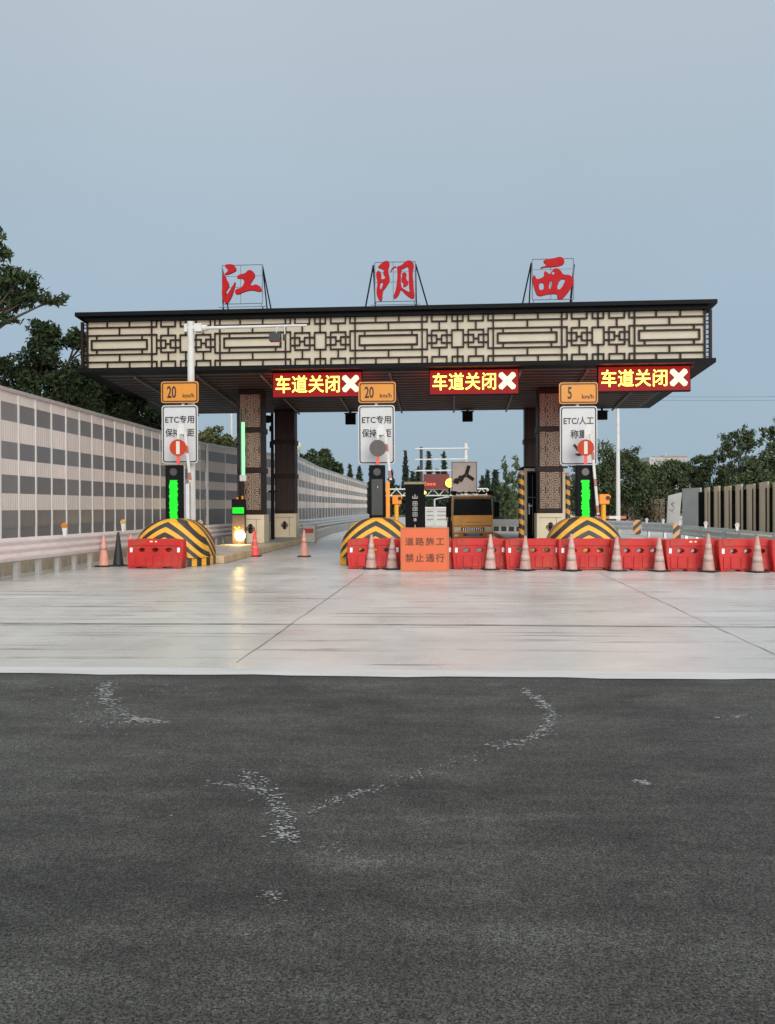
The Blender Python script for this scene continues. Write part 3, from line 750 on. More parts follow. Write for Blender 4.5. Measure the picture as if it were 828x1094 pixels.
# boxes hanging at the rear edge of the canopy
YR = YB - .5
for px, (a, b), lab in ((374.5, (439, 453.5), 'small black box hung behind the canopy above the lane with cones'), (499.5, (437, 450.5), 'small black box hung behind the canopy above the truck'), (643, (436.5, 448.5), 'small black box hung behind the canopy by the white lamp pole')):
    A = atY(px, a, YR); B = atY(px, b, YR)
    t_ = thing('hanging_signal', lab, 'signal box', (A.x, YR, B.z), 0, 'signal boxes at the rear edge of the canopy')
    MB().bx(-.27, .27, -.12, .12, 0, A.z - B.z - .1).build('housing', M_black, t_, bev=.02)
    MB().bx(-.33, .33, -.02, .02, A.z - B.z - .16, A.z - B.z - .1).bx(-.05, .05, -.05, .05, A.z - B.z - .1, Zb - B.z + .02).build('bracket', M_black, t_)

# ------------------------------------------------------------------ island heads: rounded crash noses
def nose(cx, y0, label):
    t_ = thing('crash_nose', label, 'crash barrier', (cx, y0, 0), 0, 'striped island noses')
    a, b, z0, D1, D2 = 1.15, 1.17, .265, .85, 1.5
    n, k = 28, 10
    vs, fs = [], []
    def sec(scale_x, scale_z, y):
        o = len(vs)
        for i in range(n + 1):
            th = math.pi * i / n; c, s = math.cos(th), math.sin(th)
            vs.append((a * scale_x * math.copysign(abs(c) ** .82, c), y, z0 + b * scale_z * abs(s) ** .92))
        return o
    prev = None
    for j in range(k + 1):
        u = j / k; ph = math.pi / 2 * u
        s = math.sin(ph) ** .36 if u > 0 else .02
        o = sec(max(s, .02), max(s, .02), D1 * (1 - math.cos(ph)))
        if prev is not None: fs += [(prev + i, prev + i + 1, o + i + 1, o + i) for i in range(n)]
        prev = o
    o = sec(1, 1, D2); fs += [(prev + i, prev + i + 1, o + i + 1, o + i) for i in range(n)]
    fs.append(tuple(range(o, o + n + 1)))
    mb = MB(); mb.add(vs, fs, True); mb.build('dome', M_chevron, t_)
    pl = [(1.17 * math.cos(math.pi + math.pi * i / 20), D1 + 0.02 - (D1 + .05) * math.sin(math.pi * i / 20)) for i in range(21)]
    mb = MB().slab(pl + [(1.17, D2 - .1), (-1.17, D2 - .1)], .004, .265)
    mb.build('kerb', M_skirt, t_, bev=.02)
    return t_
nose(*NOSE[0], 'striped round crash nose behind the lone red barrier, its kerb stripes bare')
nose(*NOSE[1], 'striped round crash nose half hidden by the orange roadworks board')
nose(*NOSE[2], 'striped round crash nose in front of the tall brown booth column')

# ------------------------------------------------------------------ signs and lane signals on the islands
def sign_set(px, d, top, amb, speed, l1, l2, lab_a, lab_w, postpx):
    p = atD(px, 542, d); z = lambda y: zat(y, d) + (p.x * 0)
    s = d / FPX
    # amber speed plate
    (ax0, ax1, ay0, ay1) = amb
    dz = atD(px, ay1, d).z
    wA, hA = (ax1 - ax0) * s, (ay1 - ay0) * s
    pa = atD((ax0 + ax1) / 2, ay1, d)
    t_ = thing('speed_sign', lab_a, 'road sign', pa, YAW * .3, 'amber speed limit signs')
    link('plate', filled([rrect(-wA / 2, wA / 2, 0, hA, .09)], .03, 'plate'), M_amber, t_)
    link('border', filled([rrect(-wA / 2 + .035, wA / 2 - .035, .035, hA - .035, .07), rrect(-wA / 2 + .07, wA / 2 - .07, .07, hA - .07, .05)], .008, 'border'), M_ink, t_, (0, -.021, 0))
    nw = .30 if len(speed) == 2 else .13
    x0 = -wA / 2 + (.2 if len(speed) == 2 else .28)
    link('lettering', text_mesh(speed, x0, x0 + nw, .16, hA - .15, .008, .016), M_ink, t_, (0, -.021, 0))
    link('unit', text_mesh('km/h', wA / 2 - .52, wA / 2 - .14, .17, .31, .008, .01), M_ink, t_, (0, -.021, 0))
    # white panel
    (wx0, wx1, wy0, wy1) = top
    pw = atD((wx0 + wx1) / 2, wy1, d)
    wW, hW = (wx1 - wx0) * s, (wy1 - wy0) * s
    t2 = thing('lane_sign', lab_w, 'road sign', pw, YAW * .3, 'white lane signs')
    link('plate', filled([rrect(-wW / 2, wW / 2, 0, hW, .10)], .03, 'plate'), M_signwhite, t2)
    link('border', filled([rrect(-wW / 2 + .035, wW / 2 - .035, .035, hW - .035, .08), rrect(-wW / 2 + .068, wW / 2 - .068, .068, hW - .068, .06)], .008, 'border'), M_ink, t2, (0, -.021, 0))
    f = hW / 1.92
    link('lettering', text_mesh(l1, -wW / 2 + .12, wW / 2 - .12, hW - .60 * f, hW - .34 * f, .008, .013), M_ink, t2, (0, -.021, 0))
    ww = .5 if len(l2) == 4 else .24
    link('lettering', text_mesh(l2, -wW / 2 + (.12 if len(l2) == 4 else .34), wW / 2 - (.12 if len(l2) == 4 else .34), hW - 1.04 * f, hW - .77 * f, .008, .013), M_ink, t2, (0, -.021, 0))
    # post carrying both plates
    pp = atD(postpx, 542, d + .12)
    zt, zb_ = pa.z + .1, pw.z
    MB().tube((0, 0, .25 - pw.z), (0, 0, pa.z + hA * .8 - pw.z), .055).build('post', M_white, t2, (pp.x - pw.x, pp.y - pw.y + .03, 0))
    return t2
s1 = sign_set(192, 27.4, (173, 212, 433, 495), (172, 212.5, 407.5, 430.5), '20', 'ETC专用', '保持车距', 'amber 20 speed plate over the sign crossed by the white camera mast', 'white lane sign beside the white camera mast, above a lit green signal', 196)
s2 = sign_set(402.5, 27.4, (383, 422, 433, 496), (383, 423, 408, 430.5), '20', 'ETC专用', '保持车距', 'amber 20 speed plate over the unlit signal, beneath the red display', 'white lane sign partly covered by a dark disc, above the unlit signal', 402.5)
s3 = sign_set(618, 27.6, (598.5, 638, 434, 497), (597.5, 638.5, 408.5, 431.5), '5', 'ETC/人工', '称重', 'amber 5 speed plate in front of the brown booth column', 'white manual lane sign in front of the brown booth column', 617.5)
# the dark arrow left showing on two of the panels
for t_, polys in ((s2, [[(-.16, .62), (-.05, .78), (.06, .70), (.0, .52)], [(-.14, .42), (.02, .40), (.1, .50), (.02, .30), (-.08, .30)]]),
                  (s3, [[(-.19, .66), (-.12, .70), (.02, .52), (-.04, .46)], [(-.13, .37), (.06, .40), (.1, .32), (-.02, .30)]])):
    mb = MB()
    for k, p in enumerate(polys): mb.prism(p, -.03 - .002 * k, -.017)
    mb.build('arrow', M_ink, t_)

def lumpy(rng, w, h, n=9):
    Lp, Rp = [], []
    for i in range(n * 4 + 1):
        z = h * i / (n * 4); k = .05 * rng.random()
        Lp.append((-w / 2 + k, z)); Rp.append((w / 2 - .05 * rng.random(), z))
    return [(-w / 4, -.02), (0, -.035), (w / 4, -.01)] + Rp + list(reversed(Lp))
def lane_signal(box, d, lit, label):
    x0, x1, y0, y1 = box; s = d / FPX
    p = atD((x0 + x1) / 2, y0, d); w = (x1 - x0) * s; hh = p.z - .25
    t_ = thing('lane_signal', label, 'lane signal', (p.x, p.y, .25), YAW * .3, 'black lane signals behind the noses')
    MB().bx(-w / 2, w / 2, -.12, .12, 0, hh).build('housing', M_black, t_, bev=.02)
    lens = MB(); lens.tube((0, -.135, hh - .22), (0, -.118, hh - .22), .12, n=18); lens.build('lamp_lens', mat('dull_lens', (0.05, 0.05, 0.05), .3), t_)
    if lit:
        rng = random.Random(len(label)); hp = 1.24; wp = .31
        me = MB().prism(lumpy(rng, wp, hp), -.128, -.123)
        me.build('led_panel', E_green, t_, (0, 0, hh - 1.72))
    else:
        MB().bx(-w / 2 + .08, w / 2 - .08, -.13, -.121, hh - 1.6, hh - .45).build('led_panel', mat('unlit_led', (0.035, 0.035, 0.036), .35), t_)
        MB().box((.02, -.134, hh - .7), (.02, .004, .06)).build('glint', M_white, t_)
    return t_
lane_signal((177.5, 195.5, 497, 555), 26.9, True, 'black lane signal lit green in front of the sound wall')
lane_signal((394.5, 411.5, 497, 556), 27.0, False, 'unlit black lane signal on the island nearest the orange board')
lane_signal((615, 634.5, 497, 556), 27.2, True, 'black lane signal lit green beside the booth column')

# raised boom gates with a round disc
def boom(bot, top, d, disc, face, label, cab):
    s = d / FPX
    b, t1 = atD(bot[0], bot[1], d), atD(top[0], top[1], d)
    t_ = thing('boom_gate', label, 'boom gate', (b.x, b.y, .25), YAW, 'raised boom gates')
    dx, dz = (t1.x - b.x) / math.cos(YAW), t1.z - b.z
    ln = math.hypot(dx, dz); ang = math.atan2(dx, dz)
    mb = MB().bx(-.042, .042, -.03, .03, 0, ln)
    o = mb.build('arm', M_armstripe, t_, (0, 0, b.z - .25), bev=.01); o.rotation_euler.y = ang
    MB().bx(-.16, -.03, -.1, .1, 0, b.z - .30).build('cabinet', cab, t_, (.0, .06, 0), bev=.02)
    cx = (disc[0] - bot[0]) * s; cz = atD(disc[0], disc[1], d).z - .25
    dm = MB().tube((cx, -.08, cz), (cx, -.05, cz), .265, n=28)
    dm.build('disc', face, t_)
    if face is E_disc: MB().bx(cx - .055, cx + .055, -.092, -.082, cz - .2, cz + .2).build('disc_bar', E_discbar, t_)
    mb = MB().bx(cx - .035, cx + .035, -.045, -.02, cz - .48, cz + .62).bx(cx + .02, cx + .2, -.05, -.02, cz + .42, cz + .74)
    mb.build('disc_bracket', M_white, t_)
    MB().bx(cx - .05, cx + .05, -.055, -.046, cz - .52, cz - .27).build('reflector', M_conered, t_)
    return t_
boom((203.5, 515), (197.5, 458), 26.6, (191, 478.5), E_disc, 'raised boom with a red no-entry disc in front of the sign by the camera mast', M_galv)
boom((417.5, 513), (411, 458), 26.7, (403.8, 479), mat('dark_disc', (0.07, 0.06, 0.055), .5), 'raised boom with a dark disc over the unlit signal', M_orangebox)
boom((639, 550), (630.5, 456), 26.9, (625.5, 478.5), E_disc, 'raised leaning boom with a red no-entry disc by the booth column', M_ink)

# yellow posts with an orange head
def beacon_post(px, ytop, d, label):
    p = atD(px, ytop, d)
    t_ = thing('beacon_post', label, 'beacon', (p.x, p.y, .25), 0, 'orange headed yellow posts'); h = p.z - .25
    MB().tube((0, 0, 0), (0, 0, h - .25), .09).build('post', M_yellowmetal, t_)
    MB().bx(-.16, .2, -.13, .13, h - .36, h).box((.17, -.1, h - .1), (.14, .12, .12)).build('head', M_orangebox, t_, bev=.03)
    MB().tube((.14, -.17, h - .13), (.14, -.16, h - .13), .07, n=14).build('lens', M_ink, t_)
beacon_post(423.5, 529, 33, 'yellow post with orange head beside the black kiosk')
beacon_post(644.5, 528, 30, 'yellow post with orange head beside the leaning boom')

# white mast with a long arm and a camera
p = atD(205, 542, 27.9)
mast = thing('camera_mast', 'tall white mast with a long level arm crossing the lattice fascia', 'camera mast', (p.x, p.y, .25))
zt = atD(204.5, 344, 27.9).z - .25; za = atD(204.5, 351, 27.9).z - .25
MB().tube((0, 0, 0), (0, 0, zt), .13, .108, n=16).build('pole', M_white, mast)
e = atD(328, 347.5, 27.9); ex = e.x - p.x
MB().tube((-.18, 0, za), (.55, 0, za), .10, n=12).tube((.5, 0, za), (ex, e.y - p.y, e.z - .25), .055, .035, n=10).box((.28, 0, za), (.24, .3, .26)).box((-.14, 0, za), (.1, .26, .26)).build('arm', M_white, mast)
c = atD(295.5, 362, 27.8); cxm = c.x - p.x; czm = c.z - .25
cb = MB().box((cxm, -.1, czm), (.36, .26, .27)).box((cxm + .28, 0, czm + .02), (.1, .1, .2)).build('camera', mat('charcoal_housing', (0.03, 0.031, 0.034), .45), mast, bev=.015)
for a_, b_ in ((cxm, cxm + .06), (cxm + .3, cxm + .3)): MB().tube((a_, -.02, czm + .1), (b_, -.02, za), .02, n=6).build('camera_bracket', M_white, mast)

# lane terminal with green screen, yellow cross and a bright lamp
p = atG(254.7, 581.5, .25)
term = thing('lane_terminal', 'waist-wide card terminal with a green screen and a glaring yellow lamp', 'terminal', (p.x, p.y, .25), YAW)
dT = p.y; sT = dT / FPX
hT = 49 * sT
MB().bx(-.27, .27, 0, .4, 0, hT - .65).build('body', mat('terminal_bronze', (0.09, 0.065, 0.05), .5), term, bev=.03)
MB().bx(-.275, .265, -.01, .4, hT - .645, hT).build('head', M_black, term, bev=.03)
MB().bx(-.24, .24, -.02, -.012, hT - .60, hT - .34).build('screen', E_green, term)
MB().prism(cross_poly(-.05, .62, .14, .03), -.02, -.004).build('cross', E_amberx, term)
MB().tube((.07, -.05, .36), (.07, -.001, .36), .19, .22, n=20).build('lamp', E_lamp, term)
for a_, b_ in ((-.05, .09), (.16, .13)): MB().tube((a_, .1, hT), (a_, .1, hT + b_), .05, n=10).build('knob', M_orangebox, term)
ld = bpy.data.lights.new('terminal_lamp', 'POINT'); ld.energy = 70; ld.color = (1, .62, .2); ld.shadow_soft_size = .12
lo = bpy.data.objects.new('terminal_lamp', ld); COL.objects.link(lo); q = atG(256.3, 581.5, .25); lo.location = (q.x, q.y - .32, .25 + .38)

p = atD(260, 505, 35.2)
gb = thing('lit_boom', 'upright boom glowing green beside the carved column', 'boom gate', (p.x, p.y, .25))
zb_, zt_ = p.z - .25, atD(260, 437, 35.2).z - .25
MB().bx(-.06, .06, -.06, .06, zb_ - .1, zt_ - .55).build('light_strip', E_greenbar, gb)
MB().bx(-.13, -.062, -.05, .05, zb_, zt_).build('arm', mat('boom_dark', (.04, .07, .05), .5), gb)
MB().bx(-.14, .14, -.12, .12, zb_ - .36, zb_ - .1).build('hub', M_white, gb, bev=.03)
MB().bx(-.12, .02, -.1, .1, 0, zb_ - .36).build('cabinet', M_brown, gb, bev=.02)
p = atD(255, 580, 38.5)
dp = thing('rain_pipe', 'thin dark rain pipe coming down beside the carved column', 'pipe', (p.x, p.y, .25))
MB().tube((0, 0, 0), (0, 0, Zs - .5), .055, n=8).tube((0, 0, Zs - .5), (-.3, -.3, Zs - .3), .055, n=8).build('pipe', mat('pipe_grey', (0.10, 0.10, 0.10), .5), dp)
MB().box((0, 0, 2), (.16, .16, .06)).box((0, 0, 4.4), (.16, .16, .06)).build('clamp', M_black, dp)
p = atG(291.5, 576.5, .25)
cp = thing('equipment_pole', 'slim black pole with a camera dome between two columns', 'pole', (p.x, p.y, .25))
hp = atD(291.5, 440, p.y).z - .25
MB().tube((0, 0, 0), (0, 0, hp), .09, .07, n=10).build('pole', M_black, cp)
MB().lathe([(0.001, -.24), (.14, -.2), (.2, -.05), (.2, .1), (.001, .14)], 14, (-.2, -.05, hp - .25)).box((-.07, 0, hp - .75), (.12, .12, .25)).box((-.07, 0, hp - 1.5), (.1, .1, .3)).build('camera', M_black, cp)
MB().box((0, 0, hp * .38), (.4, .1, .09)).build('crossbar', M_black, cp)

# black kiosk with a pale lid on the middle island
p = atD(443.5, 563, 38)
ki = thing('payment_kiosk', 'tall black kiosk with a tan lid and pale characters down its front', 'kiosk', (p.x, p.y, .25), YAW)
sK = 38 / FPX; wK = 20 * sK; hK = atD(443.5, 517.5, 38).z - .25
MB().bx(-wK / 2, wK / 2, 0, .8, 0, hK).build('body', M_black, ki, bev=.02)
MB().bx(-wK / 2 - .07, wK / 2 + .1, -.06, .86, hK, hK + .12).build('lid', mat('tan_lid', (.36, .29, .19), .6), ki, bev=.02)
lab_m = mat('pale_mark', (.42, .40, .37), .5)
mk = MB()
z0 = hK - .62
mk.box((0, -.006, z0), (.24, .008, .05)).box((-.1, -.007, z0 + .06), (.04, .008, .09)).box((.1, -.007, z0 + .06), (.04, .008, .09)).box((0, -.008, z0 + .09), (.045, .008, .16))
for k, (wv, hv) in enumerate(((.19, .17), (.19, .16), (.19, .17), (.10, .11))):
    zc = z0 - .24 - k * .245
    mk.box((0, -.006, zc + hv / 2), (wv, .008, .03)).box((0, -.006, zc - hv / 2), (wv, .008, .03)).box((-wv / 2, -.007, zc), (.03, .008, hv)).box((wv / 2, -.007, zc), (.03, .008, hv)).box((0, -.008, zc), (wv * .8, .008, .03)).box((0.01, -.009, zc), (.03, .008, hv * .9))
mk.box((0, -.006, z0 - 1.4), (.04, .008, .4))
mk.build('lettering', lab_m, ki)

# ------------------------------------------------------------------ toll booth on the far side of the booth column
pL, pR = atD(560.5, 580, 38.3), atD(604, 580, 38.3)
bw = (pR - pL).length
bo = thing('toll_booth', 'narrow cream framed booth with a dark door behind the carved column', 'toll booth', ((pL.x + pR.x) / 2, (pL.y + pR.y) / 2, .25), 0)
hB = atD(566, 500, 38.3).z - .25
MB().bx(-bw / 2 + .05, bw / 2 - .05, .06, 2.6, 0, hB - .1).build('body', mat('booth_dark', (.02, .02, .022), .3), bo)
fr = MB().bx(-bw / 2, -bw / 2 + .13, 0, .12, 0, hB - .142).bx(bw / 2 - .13, bw / 2, 0, .12, 0, hB - .142).bx(-bw / 2, bw / 2, -.01, .13, hB - .14, hB).bx(-bw / 2 + .62, -bw / 2 + .72, .004, .118, 0, hB - .142)
fr.build('frame', M_stone, bo, bev=.012)
dr = MB().bx(-bw / 2 + .15, -bw / 2 + .60, .02, .055, .06, hB - .2).build('door', M_glass, bo)
MB().bx(-bw / 2 + .18, -bw / 2 + .36, -.04, .018, 1.5, 1.58).box((-bw / 2 + .22, -.01, 1.4), (.05, .05, .5)).build('handle', M_galv, dr)
MB().bx(-bw / 2 + .16, -bw / 2 + .58, .008, .02, 1.9, 1.94).bx(-bw / 2 + .36, -bw / 2 + .385, .008, .02, .2, hB - .3).build('glazing_bar', mat('booth_grey', (.12, .12, .13), .4), dr)
MB().bx(-bw / 2 - .1, bw / 2 + .1, -.1, 2.7, hB, hB + .06).build('roof', M_black, bo)
def striped_post(px, y0, y1, d, label):
    a = atD(px, y0, d)
    t_ = thing('striped_post', label, 'guard post', (a.x, a.y, .25), 0, 'striped guard posts round the booth')
    h = a.z - .25
    MB().tube((0, 0, 0), (0, 0, h - .15), .13, n=14).build('post', M_poststripe, t_)
    MB().lathe([(.13, h - .15), (.12, h - .06), (.07, h - .01), (.001, h)], 14).build('cap', M_conefade, t_)
striped_post(557, 503, 580, 37.2, 'yellow and black guard post on the truck side of the booth')
striped_post(606, 505, 565, 38.6, 'yellow and black guard post on the signal side of the booth')
p = atD(610, 553, 45)
lb = thing('lowered_boom', 'level red and white boom across the far lane behind the booth', 'boom gate', (p.x, p.y, 0))
q = atD(668, 553, 45)
MB().bx(0, q.x - p.x, -.04, .04, p.z - .08, p.z + .08).build('arm', M_armstripex, lb)
MB().bx(-.3, .05, -.2, .2, 0.01, p.z + .15).build('cabinet', M_white, lb, (0, .1, 0), bev=.03)

# ------------------------------------------------------------------ water-filled barriers
def barrier_proto():
    t_ = thing('water_barrier', 'x', 'barrier', (0, 0, 0), 0, 'red plastic barriers across the lanes')
    w, h = 1.545, .86
    top = []
    for i in range(13):
        x = -w / 2 + .04 + (w - .08) * i / 12
        top.append((x, h - (.022 if i in (0, 1, 11, 12) else 0) - (.012 if i in (5, 6, 7) else 0)))
    outer = [(w / 2 - .035, 0.0), (w / 2, h * .55), (w / 2 - .01, h - .05)] + list(reversed(top)) + [(-w / 2 + .01, h - .05), (-w / 2, h * .55), (-w / 2 + .035, 0.0), (-.52, 0), (-.5, .035), (-.22, .035), (-.2, 0), (.2, 0), (.22, .035), (.5, .035), (.52, 0)]
    holes = [[(cx + .095 * math.cos(2 * math.pi * k / 14), .53 + .058 * math.sin(2 * math.pi * k / 14)) for k in range(14)] for cx in (-.37, 0, .37)]
    me = filled([outer] + holes, .30, 'body', .02)
    co = np.empty(len(me.vertices) * 3); me.vertices.foreach_get('co', co); co = co.reshape(-1, 3)
    co[:, 1] *= 1.35 - .5 * np.clip(co[:, 2] / h, 0, 1); me.vertices.foreach_set('co', co.ravel()); me.update()
    body = link('body', me, M_red, t_)
    rb = MB()
    def ysurf(z): return -.15 * (1.35 - .5 * z / h)
    for sgn in (1,):
        for cx, ww in ((-.6, .14), (-.36, .26), (-.12, .18), (.12, .18), (.36, .26), (.6, .14)):
            z0, z1 = .06, .40
            v = []
            for z, k in ((z0, 1.0), (z1, .86)):
                for x in (-ww * k / 2, ww * k / 2):
                    v.append((cx + x, ysurf(z) + .01, z))
                    v.append((cx + x * .84, ysurf(z) - .028, z + (.015 if z == z0 else -.03)))
            rb.add(v, [(0, 2, 3, 1), (4, 5, 7, 6), (0, 1, 5, 4), (2, 6, 7, 3), (1, 3, 7, 5)])
        # raised top band
        for z0, z1, x0, x1, pr in ((.66, .835, -.66, .66, .022),):
            v = []
            for z in (z0, z1):
                for x in (x0, x1):
                    v.append((x, ysurf(z) + .01, z)); v.append((x * .985, ysurf(z) - pr, z + (.012 if z == z0 else -.012)))
            rb.add(v, [(0, 2, 3, 1), (4, 5, 7, 6), (0, 1, 5, 4), (2, 6, 7, 3), (1, 3, 7, 5)])
    rb.build('moulding', M_red, body)
    for x in (-.655, .655):
        MB().bx(x - .035, x + .035, ysurf(.53) - .014, ysurf(.53) + .002, .47, .60).build('reflector', mat('reflector_white', (.82, .78, .76), .35), t_)
    return t_
bp = barrier_proto()
BAR = [((137 + 194) / 2, 607.6, 'red plastic barrier standing alone before the sound wall side nose', -.12),
       (399.5, 608.0, 'red plastic barrier with two faded cones before it, left of the orange board', 0),
       (455.5, 608.2, 'red plastic barrier almost hidden by the orange board', 0),
       (512.3, 608.4, 'red plastic barrier in front of the orange truck', 0),
       (569.6, 608.9, 'red plastic barrier in front of the booth door and carved column base', 0),
       (626.8, 609.3, 'red plastic barrier in front of the nose by the booth column', 0),
       (684.3, 609.8, 'red plastic barrier under the first hazard plate from the nose', 0),
       (742.3, 610.3, 'red plastic barrier with two pale stickers under the second hazard plate', 0),
       (799.4, 610.8, 'red plastic barrier in front of the shiny rail and dark fence gaps', 0),
       (857, 611.3, 'red plastic barrier cut by the photo edge at the row end', 0)]
for i, (px, py, lab, rz) in enumerate(BAR):
    g = atG(px, py); L_ = (g.x, g.y + .2, .008)
    o = bp if i == 0 else dup(bp, L_, 0, lab)
    o.scale = (1.1 if i == 0 else 1.0, 1, 1)
    o.location = L_; o['label'] = lab; o.rotation_euler.z = YAW * .9 + rz + random.uniform(-.012, .012)
    if i == 0: first_barrier = o
    if i == 7: seventh_barrier = o
for o in (first_barrier, seventh_barrier):
    for a0, a1, c0, c1 in ((-.14, -.06, .70, .80), (.0, .055, .70, .80)):
        MB().bx(a0, a1, -.158, -.15, c0, c1).build('sticker', mat('sticker_cream', (.8, .62, .45), .5), o)

# ------------------------------------------------------------------ cones
def cone_proto(name, mats, rings):
    t_ = thing(name, 'x', 'traffic cone', (0, 0, 0))
    h = .94
    MB().lathe([(.001, .035), (.17, .035), (.155, .06), (.035, h), (.02, h + .012), (.001, h + .012)], 22).build('cone_body', mats[0], t_)
    MB().slab([(-.22, -.2), (-.2, -.22), (.2, -.22), (.22, -.2), (.22, .2), (.2, .22), (-.2, .22), (-.22, .2)], 0, .035).build('foot', mats[1], t_, bev=.008)
    for z0, z1, m in rings:
        r = lambda z: .155 - (z - .06) / (h - .06) * .12 + .004
        MB().lathe([(r(z0) - .003, z0), (r(z0), z0), (r(z1), z1), (r(z1) - .003, z1)], 22).build('sleeve', m, t_)
    return t_
M_sleeve = mat('dirty_white_sleeve', (.47, .33, .29), .5, 0, .15, 8, dirt=(.36, .28, .24), dirt_amt=.8)
M_footpink = M_rubber
cones = [('faded', 396.8, 607.8, 'faded cone by the striped nose, first of the pair left of the orange board'),
         ('faded', 418.8, 608.2, 'faded cone touching the edge of the orange board'),
         ('faded', 523.7, 608.6, 'faded cone in front of the orange truck corner'),
         ('faded', 560.8, 609.3, 'faded cone in front of the striped booth guard post'),
         ('faded', 610.0, 609.8, 'faded cone in front of the nose by the booth, on its booth flank'),
         ('faded', 657.6, 609.8, 'faded cone in front of the nose by the booth, on its outer flank'),
         ('faded', 703.5, 610.2, 'faded cone in front of the guardrail between two hazard plates'),
         ('faded', 755.3, 610.8, 'faded cone standing by the stickered barrier'),
         ('faded', 807.6, 611.2, 'faded cone nearest the photo edge in the barrier row')]
cf = cone_proto('traffic_cone', (M_conefade, M_rubber), [(.26, .42, M_sleeve), (.56, .70, M_sleeve)])
for i, (k, px, py, lab) in enumerate(cones):
    g = atG(px, py); L_ = (g.x, g.y - .12, .008)
    o = cf if i == 0 else dup(cf, L_, random.random())
    o.location = L_; o['label'] = lab; o['group'] = 'faded cones along the red barriers'
    o.scale = (1, 1, random.uniform(.97, 1.06)); o.rotation_euler.x = random.uniform(-.02, .02); o.rotation_euler.y = random.uniform(-.03, .03)
ck = cone_proto('traffic_cone', (M_conepink, M_rubber), [(.5, .66, mat('salmon_sleeve', (.53, .28, .22), .5, 0, .15, 8))])
for i, (px, py, lab) in enumerate(((111, 605.5, 'salmon cone standing alone beside the black cone'), (138.5, 605.0, 'salmon cone tucked behind the lone red barrier'), (325, 595, 'salmon cone alone in the open lane'))):
    g = atG(px, py); L_ = (g.x, g.y + (.12 if i == 1 else 0), .008)
    o = ck if i == 0 else dup(ck, L_)
    o.location = L_; o['label'] = lab; o['group'] = 'salmon cones'
cbk = cone_proto('traffic_cone', (mat('black_cone_plastic', (.018, .018, .02), .5), M_rubber), [])
g = atG(126.5, 605.0); cbk.location = (g.x, g.y, .008); cbk['label'] = 'black cone standing between two salmon cones'; cbk.scale = (1, 1, 1.08)
crd = cone_proto('traffic_cone', (M_conered, M_rubber), [(.3, .36, M_conepink), (.52, .6, M_conepink)])
g = atG(272.3, 594.6); crd.location = (g.x, g.y, .008); crd['label'] = 'red cone against the island kerb below the carved column'

# orange roadworks board on legs
bA, bB = atG(429.5, 609.6), atG(479, 609.6)
bw_ = (bB - bA).length; hb = 1.17
rb = thing('roadworks_board', 'orange board with two rows of dark characters leaning at the barriers', 'sign board', ((bA.x + bB.x) / 2, bA.y - .32, .008), YAW * .8)
MB().bx(-bw_ / 2, bw_ / 2, -.015, .015, .03, hb).build('panel', M_orange, rb)
fr = MB().bx(-bw_ / 2 - .02, -bw_ / 2 + .012, -.025, .03, .0, hb + .02).bx(bw_ / 2 - .012, bw_ / 2 + .02, -.025, .03, .0, hb + .02).bx(-bw_ / 2 + .012, bw_ / 2 - .012, -.022, .027, hb - .008, hb + .018).bx(-bw_ / 2 + .012, bw_ / 2 - .012, -.022, .027, .0, .032)
fr.build('frame', mat('board_frame', (.40, .13, .05), .5), rb)
link('lettering', text_mesh('道路施工', -.53, .53, .70, .92, .006, .012, space=1.3), mat('board_ink', (.10, .035, .015), .6), rb, (0, -.021, 0))
link('lettering', text_mesh('禁止通行', -.53, .53, .25, .48, .006, .012, space=1.3), mat('board_ink', (.10, .035, .015), .6), rb, (0, -.021, 0))
MB().tube((-.5, .02, hb - .1), (-.5, .2, 0), .018, n=6).tube((.5, .02, hb - .1), (.5, .2, 0), .018, n=6).build('leg', M_galv, rb)

# ------------------------------------------------------------------ guardrails
def wave_beam(pts, z0, z1, waves, amp=.045, thick=.006, rnd=18):
    mb = MB(); n = waves * 6 + 1
    P = [Vector((p[0], p[1], 0)) for p in pts]
    rows = []
    for i, p in enumerate(P):
        d = (P[min(i + 1, len(P) - 1)] - P[max(i - 1, 0)]).normalized(); nr = Vector((d.y, -d.x, 0))
        zz0 = pts[i][2] if len(pts[i]) > 2 else 0
        r = []
        for side in (0, 1):
            for k in range(n):
                kk = k if side == 0 else n - 1 - k
                t = kk / (n - 1); off = amp * (0.5 - .5 * math.cos(t * waves * 2 * math.pi)) ** .7 + (0 if side == 0 else -.012)
                r.append(p + nr * off + Vector((0, 0, zz0 + z0 + (z1 - z0) * t)))
        rows.append(r)
    m = len(rows[0])
    vs = [v for r in rows for v in r]
    fs = [(i * m + k, i * m + (k + 1) % m, (i + 1) * m + (k + 1) % m, (i + 1) * m + k) for i in range(len(rows) - 1) for k in range(m)]
    fs += [tuple(range(m)), tuple(range((len(rows) - 1) * m, len(rows) * m))]
    mb.add(vs, fs, False)
    return mb
def along(pts, step):
    P = [Vector((p[0], p[1])) for p in pts]; out = []; carry = step * .3
    for a, b in zip(P, P[1:]):
        l = (b - a).length
        while carry < l:
            out.append((a + (b - a) * carry / l, math.atan2((b - a).y, (b - a).x))); carry += step
        carry -= l
    return out
